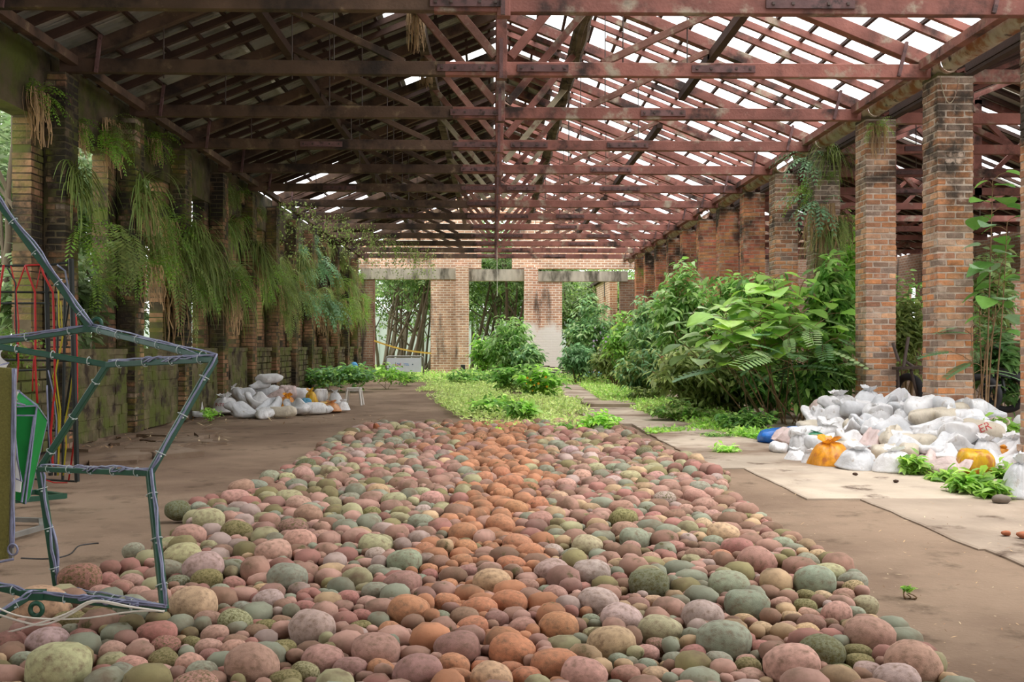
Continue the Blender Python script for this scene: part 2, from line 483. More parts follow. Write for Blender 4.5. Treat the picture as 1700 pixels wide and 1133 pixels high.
M['fern'] = make_mat('fern_frond', s2l(122, 138, 74), var=0.3, vscale=1.2, rough=0.6, bump=0, transl=0.35, rand=0.3, hue=0.02, coord='World')
M['dead'] = make_mat('dead_hanging_fronds', s2l(164, 136, 100), var=0.35, vscale=2, rough=0.9, bump=0, rand=0.35, coord='World')
M['bark'] = make_mat('grey_brown_bark', s2l(80, 70, 56), var=0.35, vscale=4, rough=0.95, bump=0.5, coord='World', stretch=(1, 1, 0.3))
M['stem'] = make_mat('green_brown_stem', s2l(124, 100, 72), var=0.3, vscale=5, rough=0.85, bump=0.1, coord='World')
M['frame_green'] = make_mat('dark_green_painted_steel', s2l(30, 78, 58), var=0.15, vscale=6, rough=0.4, bump=0.05, spec=0.5)
M['cable_clear'] = make_mat('clear_light_cable', s2l(128, 132, 158), var=0.25, vscale=14, rough=0.25, bump=0, spec=0.6)
M['cable_white'] = make_mat('white_cable', s2l(214, 208, 196), var=0.05, rough=0.5, bump=0)
M['tie'] = make_mat('pale_plastic_tie', s2l(176, 186, 182), var=0.05, rough=0.4, bump=0)
M['black_steel'] = make_mat('black_steel_bar', s2l(40, 44, 42), var=0.2, rough=0.5, bump=0)
M['cable_red'] = make_mat('red_cable', s2l(176, 40, 38), var=0.15, rough=0.4, bump=0)
M['cable_yellow'] = make_mat('yellow_cable', s2l(176, 164, 40), var=0.15, rough=0.4, bump=0)
M['cable_black'] = make_mat('black_cable', s2l(50, 50, 52), var=0.15, rough=0.4, bump=0)
M['green_cloth'] = make_mat('green_lantern_cloth', s2l(34, 148, 70), var=0.15, vscale=3, rough=0.6, bump=0.1, transl=0.3)
M['white_cloth'] = make_mat('white_lantern_cloth', s2l(206, 206, 202), var=0.08, vscale=4, rough=0.7, bump=0.15, transl=0.2)
M['grey_cloth'] = make_mat('grey_lantern_cloth', s2l(168, 166, 162), var=0.12, vscale=4, rough=0.7, bump=0.3, transl=0.15)
M['olive'] = make_mat('olive_sanded_board', s2l(120, 116, 62), var=0.2, vscale=60, rough=0.95, bump=0.5, bscale=120)
M['grey_steel'] = make_mat('bare_grey_steel', s2l(134, 132, 126), var=0.2, vscale=8, rough=0.5, bump=0.05, metallic=0.3)
M['white_plastic'] = make_mat('white_moulded_plastic', s2l(214, 208, 200), var=0.05, rough=0.45, bump=0)
M['board_white'] = make_mat('white_sign_face', s2l(204, 208, 220), var=0.03, rough=0.5, bump=0)
M['tape'] = make_mat('yellow_barrier_tape', s2l(216, 176, 84), var=0.1, rough=0.5, bump=0)
M['pale_render'] = make_mat('pale_rendered_wall', s2l(150, 154, 152), var=0.1, vscale=1, rough=0.9, bump=0.1, coord='World')
M['rubber'] = make_mat('black_rubber', s2l(44, 44, 46), var=0.2, rough=0.7, bump=0.1)
M['litter'] = make_mat('dry_fallen_leaf', src='attr', var=0.2, rough=0.9, bump=0, transl=0.1, coord='World')
M['dryleaf'] = make_mat('curled_brown_leaf', s2l(150, 92, 62), var=0.3, vscale=12, rough=0.8, bump=0.2)
M['blue_plastic'] = make_mat('blue_plastic', s2l(74, 150, 196), var=0.1, rough=0.4, bump=0.1)
M['flower'] = make_mat('lilac_petals', s2l(196, 178, 214), var=0.1, rough=0.7, bump=0, transl=0.3)
M['flower_y'] = make_mat('orange_yellow_petals', s2l(232, 170, 50), var=0.1, rough=0.7, bump=0, transl=0.3)
M['win_white'] = make_mat('pale_window_frame', s2l(196, 196, 190), var=0.1, rough=0.6, bump=0)

# ------------------------------------------------------------ hall dimensions
NT = 13


def TY(k): return 13.0 + 3.05 * k


ZC = 5.93            # tie beam centre
XL, XR = -6.55, 6.88  # inner faces of the piers / columns
XC = 0.15
XE0, XE1 = -6.75, 7.05   # eave ends of the top chords
SLOPE = 0.405
END = 52.6


def zroof(x):   # centre line of the top chords
    half = XE1 - XC
    return ZC + 0.08 + SLOPE * (half - abs(x - XC))


# ------------------------------------------------------------ floor
def build_floor():
    nx, ny = 110, 150
    xs = np.linspace(-9.5, 30, nx); ys = np.concatenate([np.linspace(-4, 30, 100), np.linspace(30.5, 56, ny - 100)])
    V = np.zeros((ny * nx, 3)); i = 0
    for y in ys:
        for x in xs:
            z = 0.03 * noise.noise(Vector((x * 0.5, y * 0.5, 0))) + 0.012 * noise.noise(Vector((x * 2, y * 2, 3)))
            q = min(1, max(0, (x - 2.2) / .8)) * (1 if y < 17 else .3); V[i] = (x, y, (z - 0.035) * (1 - q) - .008 * q); i += 1
    F = [(r * nx + c, r * nx + c + 1, (r + 1) * nx + c + 1, (r + 1) * nx + c) for r in range(ny - 1) for c in range(nx - 1)]
    o = link_mesh('floor', np_mesh('floor', V, F, M['earth'], smooth=True))
    tag(o, kind='structure')
    # concrete slabs beside the stone field, each its own piece
    y = 3.6; r = random.Random(3)
    rows = 0
    while y < 47:
        d = r.uniform(1.9, 2.7)
        x = 2.75 + r.uniform(-0.1, 0.1)
        if y > 20: x = 1.95 + r.uniform(-0.1, 0.15)
        if y > 30: x = 1.9
        while x < 6.7:
            w = r.uniform(1.9, 2.8)
            if x + w > 6.0: w = 6.85 - x
            if (y < 8.5 and x < 3.6) or (y < 12 and x < 3.0): x += 0.5; continue
            mb = MB()
            n = 7
            tz = r.uniform(0.0, 0.02)
            ang = [r.uniform(-0.03, 0.03) for _ in range(4)]
            pts = []
            for (u, v) in ((0, 0), (1, 0), (1, 1), (0, 1)):
                pass
            vs = []
            edge = []
            for q in range(4 * n):
                s, t = divmod(q, n); t /= n
                a = ((0, 0), (1, 0), (1, 1), (0, 1))[s]; b = ((1, 0), (1, 1), (0, 1), (0, 0))[s]
                u = a[0] + (b[0] - a[0]) * t; v = a[1] + (b[1] - a[1]) * t
                jx = noise.noise(Vector((x * 3 + u * 5, y * 3 + v * 5, 1))) * 0.05; jy = noise.noise(Vector((x * 3 + u * 5, y * 3 + v * 5, 9))) * 0.05
                edge.append((x + 0.015 + u * (w - 0.03) + jx, y + 0.015 + v * (d - 0.03) + jy))
            m = len(edge)
            cxm = sum(e[0] for e in edge) / m; cym = sum(e[1] for e in edge) / m
            top = [(a, b, (0.004 if y < 17 else 0.015) + (tz if y > 17 else tz * .1) + 0.006 * noise.noise(Vector((a, b, 4)))) for a, b in edge]
            ins = [(cxm + (a - cxm) * 0.985, cym + (b - cym) * 0.985, c + 0.008) for a, b, c in top]
            bot = [(a, b, -0.12) for a, b in edge]
            mb.add(bot + top + ins, [(i, (i + 1) % m, (i + 1) % m + m, i + m) for i in range(m)] + [(i + m, (i + 1) % m + m, (i + 1) % m + 2 * m, i + 2 * m) for i in range(m)] + [tuple(range(2 * m, 3 * m))])
            p = mb.build('concrete_slab', M['slab'] if y < 12.2 else M['slab_path'], o)
            g = r.uniform(0.82, 1.05)
            dirt = 0.0 * max(0.0, min(1.0, (4.9 - x) / 2.2)) * (1.0 if y < 15.0 else 0.25) if y > 8 else .35
            c1 = s2l(178, 164, 146); c2 = s2l(128, 106, 88)
            p.color = tuple((c1[i] * (1 - dirt) + c2[i] * dirt) * g for i in range(3)) + (1,)
            x += w
        y += d
        rows += 1
    # raised broken slab with a lip among the weeds
    mb = MB()
    a, b = G(968, 676), G(1062, 681)
    mb.box(((a.x + b.x) / 2, (a.y + b.y) / 2 + 0.7, 0.06), (b.x - a.x, 1.7, 0.12), Matrix.Rotation(-0.02, 3, 'Z'))
    p = mb.build('concrete_slab', M['slab'], o); p.color = s2l(160, 146, 126)
    # broken pale paving patches by the mossy wall
    r = random.Random(12)
    for i in range(26):
        px, py = r.uniform(130, 372), r.uniform(702, 764)
        if px > 330 and py > 740: continue
        c = G(px, py)
        n = r.randint(5, 7); ra = r.uniform(0.22, 0.6)
        an = sorted(r.uniform(0, 6.283) for _ in range(n))
        ed = [(c.x + ra * r.uniform(0.7, 1.1) * math.cos(q), c.y + 1.6 * ra * r.uniform(0.7, 1.1) * math.sin(q)) for q in an]
        h = r.uniform(0.008, 0.035)
        mb = MB()
        mb.add([(x, y, -0.05) for x, y in ed] + [(x, y, h) for x, y in ed], [(k, (k + 1) % n, (k + 1) % n + n, k + n) for k in range(n)] + [tuple(range(n, 2 * n))])
        p = mb.build('broken_slab', M['slab'], o); g = r.uniform(0.7, 1.0)
        p.color = tuple(v * g for v in s2l(166, 150, 132)[:3]) + (1,)
    # lawn and ground outside
    mb = MB()
    mb.add([(-60, -10, -0.12), (-7.3, -10, -0.12), (-7.3, 53.2, -0.12), (-60, 53.2, -0.12)], [(0, 1, 2, 3)])
    mb.add([(-60, 53.0, -0.1), (60, 53.0, -0.1), (60, 140, -0.1), (-60, 140, -0.1)], [(0, 1, 2, 3)])
    tag(mb.build('ground', M['lawn']), kind='structure')


build_floor()


# ------------------------------------------------------------ bricks
def brick_proto(seed, j=0.035, ch=0.05):
    """unit brick: rough block with cut edges, centred"""
    r = random.Random(seed)
    me = MB()
    vs = []; idx = {}
    h = 0.5
    J = {}
    for x in (-1, 1):
        for y in (-1, 1):
            for z in (-1, 1):
                J[(x, y, z)] = [r.uniform(-j, j) for _ in range(3)]
    for key, jj in J.items():
        x, y, z = key
        for ax in range(3):
            p = [x * (h - ch), y * (h - ch), z * (h - ch * 1.6)]
            p[ax] = key[ax] * h
            idx[(key, ax)] = len(vs)
            vs.append(tuple(p[i] + jj[i] for i in range(3)))
    fs = []
    for ax in range(3):
        o1, o2 = [(1, 2), (2, 0), (0, 1)][ax]
        for s in (-1, 1):
            ring = []
            for a, b in ((-1, -1), (1, -1), (1, 1), (-1, 1)):
                k = [0, 0, 0]; k[ax] = s; k[o1] = a; k[o2] = b
                ring.append(idx[(tuple(k), ax)])
            fs.append(tuple(ring if s > 0 else ring[::-1]))
    # edge faces
    for ax in range(3):
        o1, o2 = [(1, 2), (2, 0), (0, 1)][ax]
        for a in (-1, 1):
            for b in (-1, 1):
                k0 = [0, 0, 0]; k0[ax] = -1; k0[o1] = a; k0[o2] = b
                k1 = list(k0); k1[ax] = 1
                q = (idx[(tuple(k0), o1)], idx[(tuple(k1), o1)], idx[(tuple(k1), o2)], idx[(tuple(k0), o2)])
                fs.append(q if a * b < 0 else q[::-1])
    for key in J:
        q = tuple(idx[(key, ax)] for ax in range(3))
        fs.append(q if key[0] * key[1] * key[2] > 0 else q[::-1])
    me.add(vs, fs)
    return me


BRICKS = [brick_proto(100 + i) for i in range(6)]
BRICK_ME = [b.mesh('brick', M['brick']) for b in BRICKS]
BRICK_MOSS_ME = [b.mesh('brick', M['mossy']) for b in BRICKS]
ROUGH = [brick_proto(200 + i, 0.035, 0.05) for i in range(6)]
ROUGH_ME = [b.mesh('stone', M['stone_low']) for b in ROUGH]


def lay(par, off, meshes, x0, x1, y0, y1, z0, z1, col, name='brick', r=rnd, gap=0.013):
    o = bpy.data.objects.new(name, r.choice(meshes))
    COL.objects.link(o)
    o.parent = par
    jx = r.uniform(-.004, .004)
    o.location = Vector(((x0 + x1) / 2 + jx, (y0 + y1) / 2 + r.uniform(-.004, .004), (z0 + z1) / 2)) - off
    o.scale = (x1 - x0 - gap, y1 - y0 - gap, z1 - z0 - gap * 1.6)
    o.color = col
    return o


def lay_join(mb, x0, x1, y0, y1, z0, z1, r=rnd, gap=0.013, j=0.006):
    d = r.uniform(-j, j)
    mb.box(((x0 + x1) / 2 + d, (y0 + y1) / 2 + r.uniform(-j, j), (z0 + z1) / 2), (x1 - x0 - gap, y1 - y0 - gap, z1 - z0 - gap * 1.6))


BRICK_COLS = [s2l(206, 148, 102), s2l(196, 134, 90), s2l(178, 126, 92), s2l(212, 164, 124), s2l(168, 120, 92), s2l(198, 154, 120), s2l(160, 130, 108), s2l(206, 138, 86), s2l(188, 158, 134), s2l(148, 126, 110)]


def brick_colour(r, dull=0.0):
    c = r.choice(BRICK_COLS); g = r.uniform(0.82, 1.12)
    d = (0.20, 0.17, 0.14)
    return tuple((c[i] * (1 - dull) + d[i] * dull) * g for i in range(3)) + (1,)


COURSE = 0.105
NAMES = ['first', 'second', 'third', 'fourth', 'fifth', 'sixth', 'seventh', 'eighth', 'ninth', 'tenth', 'eleventh', 'twelfth', 'thirteenth', 'fourteenth', 'fifteenth', 'sixteenth', 'seventeenth']

COL_LABELS = {
    0: 'brick column cut by the picture edge, pale mortar, beside the sack pile',
    1: 'tall square brick column behind the sack pile, mossy black top with a hanging wire',
    2: 'square brick column with stained top and a dry fern, two behind the white sacks',
    3: 'dark brick column smothered in ferns and hanging dead roots below the gutter',
    4: 'clean orange brick column next after the fern-covered column',
    5: 'fifth brick column from the picture edge not counting the cut one, grey streaked',
}


def build_column(k):
    x0, x1 = XR, XR + 0.58
    y0 = TY(k) - 0.29; y1 = y0 + 0.58
    top = 5.81
    lab = COL_LABELS.get(k, 'weathered brick column rising from the shrubs, %s in the row towards the end wall' % NAMES[k])
    t = empty('brick_column', (x0 + 0.29, y0 + 0.29, 0), lab, 'column', 'brick columns carrying the roof on the open side', 'thing')
    off = Vector(t.location)
    r = random.Random(500 + k)
    mb = MB()
    mb.box((x0 + .29, y0 + .29, top / 2), (0.55, 0.55, top))
    mb.build('core', M['mortar'], t)
    n = int(top / COURSE)
    join = MB()
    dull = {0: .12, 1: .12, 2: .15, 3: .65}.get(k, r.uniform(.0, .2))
    single = k <= 4
    for i in range(n):
        z0 = i * COURSE; z1 = z0 + COURSE
        e = 0.0
        if i < 3 and k != 3: e = 0.03      # spread foot
        a = [x0 - e, x1 + e, y0 - e, y1 + e]
        L = a[1] - a[0]
        s = L / 2; h = L / 4
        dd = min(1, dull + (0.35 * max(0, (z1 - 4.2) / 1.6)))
        if i % 2 == 0:
            vis = [(a[0], a[0] + s, a[2], a[2] + h), (a[0] + s, a[1], a[2], a[2] + h),
                   (a[0], a[0] + h, a[2] + h, a[2] + h + s), (a[0], a[0] + h, a[2] + h + s, a[3])]
            hid = [(a[1] - h, a[1], a[2] + h, a[2] + h + s), (a[0] + h, a[0] + h + s, a[3] - h, a[3]), (a[0] + h + s, a[1], a[3] - h, a[3])]
        else:
            vis = [(a[0], a[0] + h, a[2], a[2] + s), (a[0] + h, a[0] + h + s, a[2], a[2] + h), (a[0] + h + s, a[1], a[2], a[2] + s),
                   (a[0], a[0] + h, a[2] + s, a[3])]
            hid = [(a[1] - h, a[1], a[2] + s, a[3]), (a[0] + h, a[1] - h, a[3] - h, a[3])]
        for q in vis:
            if single:
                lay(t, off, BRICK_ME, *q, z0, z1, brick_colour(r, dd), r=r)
            else:
                lay_join(join, *q, z0, z1, r)
        for q in hid:
            lay_join(join, *q, z0, z1, r)
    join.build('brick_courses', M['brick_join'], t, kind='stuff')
    if k in (1, 2):
        # rendered cap with an overhang of moss
        mb = MB(); mb.box((x0 + .29, y0 + .29, top + 0.005), (0.56, 0.56, 0.05))
        mb.build('cap', M['damp_plaster'], t)
    if k == 1:
        mb = MB()
        pts = []
        for q in range(13):
            f = q / 12
            pts.append((x0 + 0.04 + 0.3 * f, y0 - 0.02, 5.78 - 0.42 * math.sin(math.pi * f) ** 0.7))
        mb.tube(pts, 0.008, 5)
        mb.build('hanging_wire', M['wood_pale'], t)
    return t


for k in range(NT):
    build_column(k)


# ------------------------------------------------------------ mossy wall with piers
def build_wall_left():
    w = empty('wall_left', (-6.9, 13, 0), kind='structure')
    off = Vector(w.location)
    r = random.Random(77)
    core = MB(); upper = MB(); jamb = MB(); rub = MB(); lowc = MB(); sill = MB()
    for k in range(-8, NT):
        ya, yb = TY(k), TY(k + 1)
        if k == NT - 1: yb = END - 0.2
        o0, o1 = ya + 0.68, yb - 0.62      # opening
        lowc.box((-6.985, (ya + yb) / 2, 0.72), (0.44, yb - ya, 1.44))
        # beam over the openings
        upper.box((-7.05, (ya + yb) / 2, 5.58), (0.34, yb - ya + 0.02, 1.06))
        # masonry jambs, brick by brick through the wall
        for (q0, q1) in ((ya, o0), (o1, yb)):
            core.box((-7.05, (q0 + q1) / 2, 3.25), (0.27, q1 - q0 - 0.02, 3.62))
            n = int(3.62 / COURSE)
            if k < -1: continue
            for i in range(n):
                z0 = 1.45 + i * COURSE
                m = 2 if (q1 - q0) > 0.45 else 1
                cut = q0 + (q1 - q0) * (0.5 if i % 2 else 0.36)
                lay_join(jamb, -7.2, -6.9, q0, cut, z0, z0 + COURSE, r)
                lay_join(jamb, -7.2, -6.9, cut, q1, z0, z0 + COURSE, r)
        # low rubble wall facing, standing proud
        if k >= 0:
            for i in range(8):
                z0 = i * 0.182; z1 = z0 + 0.182
                y = ya + 0.27
                y += r.uniform(0.0, 0.03)
                while y < yb - 0.28:
                    L = r.uniform(0.22, 0.46)
                    if y + L > yb - 0.45: L = yb - 0.25 - y
                    pr = r.uniform(-6.71, -6.685)
                    if 1 <= k <= 4:
                        c = s2l(126, 116, 88)
                        lay(w, off, ROUGH_ME, -6.85, pr, y, y + L, z0, z1, c, 'stone', r, -0.01)
                    else:
                        lay_join(rub, -6.85, pr, y, y + L, z0, z1, r, 0.02, 0.012)
                    y += L
            sill.box((-6.96, (ya + yb) / 2, 1.49), (0.56, yb - ya - 0.52, 0.1))
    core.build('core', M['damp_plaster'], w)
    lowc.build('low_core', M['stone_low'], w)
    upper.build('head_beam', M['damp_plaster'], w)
    jamb.build('jamb_bricks', M['mossy_join'], w, kind='stuff')
    rub.build('rubble_facing', M['stone_low'], w, kind='stuff')
    sill.build('ledge', M['stone_low'], w)
    # piers
    for k in range(-8, NT):
        x0, x1 = -6.9, XL
        y0 = TY(k) - 0.25; y1 = y0 + 0.5
        t = empty('brick_pier', ((x0 + x1) / 2, TY(k), 0),
                  'mossy brick pier under the roof truss, %s along the overgrown wall' % NAMES[k - 1] if k >= 1 else 'mossy brick pier beside the camera',
                  'pier', 'brick piers of the overgrown wall', 'thing') if k >= 1 else None
        if t is None:
            mb = MB(); mb.box(((x0 + x1) / 2, TY(k), 2.9), (0.34, 0.5, 5.8)); mb.build('pier_core', M['damp_plaster'], w)
            continue
        po = Vector(t.location)
        mb = MB(); mb.box(((x0 + x1) / 2, TY(k), 2.9), (0.33, 0.47, 5.8)); mb.build('core', M['damp_plaster'], t)
        n = int(5.8 / COURSE)
        jn = MB()
        for i in range(n):
            z0 = i * COURSE; z1 = z0 + COURSE
            if i % 2 == 0:
                qs = [(x0 + 0.06, x1, y0, y0 + .16), (x1 - .16, x1, y0 + .16, y0 + .34), (x1 - .16, x1, y0 + .34, y1)]
            else:
                qs = [(x1 - .16, x1, y0, y0 + .3), (x0 + .03, x1 - .16, y0, y0 + .16), (x1 - .16, x1, y0 + .3, y1)]
            for q in qs:
                if r.random() < 0.05: continue
                if k <= 3:
                    lay(t, po, BRICK_MOSS_ME, *q, z0, z1, brick_colour(r, r.uniform(.15, .6)), r=r)
                else:
                    lay_join(jn, *q, z0, z1, r)
            lay_join(jn, x0 + .06, x1, y1 - .02, y1 + .01, z0, z1, r)
        jn.build('brick_courses', M['mossy_join'], t, kind='stuff')


build_wall_left()


# ------------------------------------------------------------ end wall
def build_wall_back():
    w = empty('wall_back', (0, END, 0), kind='structure')
    Y0 = END

    def blk(mb, x0, x1, z0, z1, y0=0.0, y1=0.45):
        mb.box(((x0 + x1) / 2, Y0 + (y0 + y1) / 2, (z0 + z1) / 2), (x1 - x0, y1 - y0, z1 - z0))
    a = MB(); b = MB(); c = MB(); dk = MB()
    blk(dk, -7.3, -6.16, 0, 5.0)
    blk(a, -3.22, -1.92, 0, 5.0)
    blk(b, 2.0, 3.53, 0, 5.0)
    blk(dk, 6.53, 7.6, 0, 5.0)
    # gable above the lintels, around a tall opening
    for x0, x1, z0, z1 in ((-7.3, -0.62, 5.55, 6.2), (0.96, 7.6, 5.55, 6.2), (-7.3, -0.62, 6.2, 7.0), (0.96, 7.6, 6.2, 7.0), (-5.6, -0.62, 7.0, 7.8), (0.96, 5.8, 7.0, 7.8), (-4.2, -0.62, 7.8, 8.6), (0.96, 4.4, 7.8, 8.6), (-2.2, 2.4, 8.6, 9.3)):
        blk(a, x0, x1, z0, z1)
    blk(a, -0.62, 0.96, 8.35, 8.6)
    a.build('brick_wall_face', M['brick_far'], w)
    b.build('limewashed_wall_face', M['brick_far_white'], w)
    dk.build('stained_wall_face', M['brick_far_dark'], w)
    l = MB(); blk(l, -6.8, -1.92, 5.0, 5.56, -0.06, 0.45); l.build('lintel', M['concrete_beam'], w)
    l = MB(); blk(l, -1.3, 1.62, 4.92, 5.52, -0.04, 0.45); l.build('lintel', M['concrete_beam'], w)
    l = MB(); blk(l, 2.2, 6.9, 4.9, 5.42, -0.08, 0.45); l.build('lintel', M['concrete_beam'], w)
    # engaged piers
    l = MB(); blk(l, -1.92, -1.27, 0, 5.66, -0.45, 0.45); l.build('pier', M['brick_far'], w)
    l = MB(); blk(l, 1.58, 2.02, 0, 5.62, -0.4, 0.45); l.build('pier', M['brick_far_white'], w)
    l = MB(); blk(l, 2.02, 2.28, 0, 5.62, -0.25, 0.0); l.build('pipe_chase', M['brick_far_white'], w)
    l = MB(); blk(l, -1.66, -1.44, 0.05, 0.62, -0.47, -0.44); l.build('vent_hole', M['rubber'], w)
    # wood jamb strip of the first doorway
    l = MB(); blk(l, -6.17, -6.08, 0, 5.0, -0.03, 0.2); l.build('door_jamb', M['wood_brace'], w)
    for (x, z) in ((-6.9, 2.6), (-6.85, 1.0), (2.15, 3.9), (2.15, 3.0)):
        l = MB(); blk(l, x, x + 0.14, z, z + 0.17, -0.01, 0.02); l.build('put_hole', M['rubber'], w)
    # second hall's end wall and the brick range beyond the third doorway
    e = MB()
    blk(e, 7.6, 20.5, 0, 6.4)
    for x0, x1, z0, z1 in ((8.4, 19.5, 6.4, 7.2), (10.4, 17.0, 7.2, 8.2)): blk(e, x0, x1, z0, z1)
    o = e.build('wall_right_end', M['brick_far_dark']); tag(o, kind='structure')
    rg = empty('brick_range', (6.2, 56, 0), 'roofless brick range with tall window openings beyond the third doorway', 'building')
    m = MB()
    ys = [54.0, 56.0, 57.2, 59.4, 60.6, 63.0, 64.2, 68]
    for i in range(len(ys) - 1):
        if i % 2 == 0:
            m.box((6.35, (ys[i] + ys[i + 1]) / 2, 2.6), (0.4, ys[i + 1] - ys[i], 5.2))
        else:
            m.box((6.35, (ys[i] + ys[i + 1]) / 2, 0.8), (0.4, ys[i + 1] - ys[i], 1.6))
            m.box((6.35, (ys[i] + ys[i + 1]) / 2, 4.75), (0.4, ys[i + 1] - ys[i], 0.9))
    m.build('wall', M['brick_far'], rg)
    m = MB(); m.box((6.35, 61, 5.3), (0.7, 14, 0.16)); m.build('eave_board', M['wood_dark'], rg)
    # pale wall far beyond the trees
    pw = empty('perimeter_wall', (0, 92, 0), 'pale rendered boundary wall far behind the tree trunks', 'wall', None, 'thing')
    m = MB(); m.box((-6, 92, 2.2), (70, 0.3, 4.6)); m.build('wall_panel', M['pale_render'], pw)
    m = MB()
    for i in range(15): m.box((-38 + i * 4.6, 91.8, 2.3), (0.3, 0.2, 4.8))
    m.build('pilasters', M['pale_render'], pw, kind='stuff')


build_wall_back()


def build_rest_of_hall():
    # behind the camera, unseen, added to cut front light: rear wall with a doorway; also the side hall's outer wall
    w = MB()
    for x0, x1, z0, z1 in ((-7.2, -1.6, 0, 6), (1.6, 7.5, 0, 6), (-1.6, 1.6, 3.2, 6), (-5, 5, 6, 7.4), (-2.4, 2.6, 7.4, 8.7)):
        w.box(((x0 + x1) / 2, -11.6, (z0 + z1) / 2), (x1 - x0, .4, z1 - z0))
    for k in range(-7, 0): w.box((XR + .29, TY(k), 2.9), (.58, .58, 5.8))
    tag(w.build('wall_rear_unseen', M['brick_far_dark']), kind='structure')
    w = MB()
    y = 8.0
    while y < END:
        w.box((20.2, y + .6, 3.0), (.4, 1.2, 6.0)); w.box((20.2, y + 1.9, .9), (.4, 1.4, 1.8)); w.box((20.2, y + 1.9, 5.2), (.4, 1.4, 1.6))
        y += 2.6
    tag(w.build('wall_right', M['brick_far_dark']), kind='structure')


build_rest_of_hall()


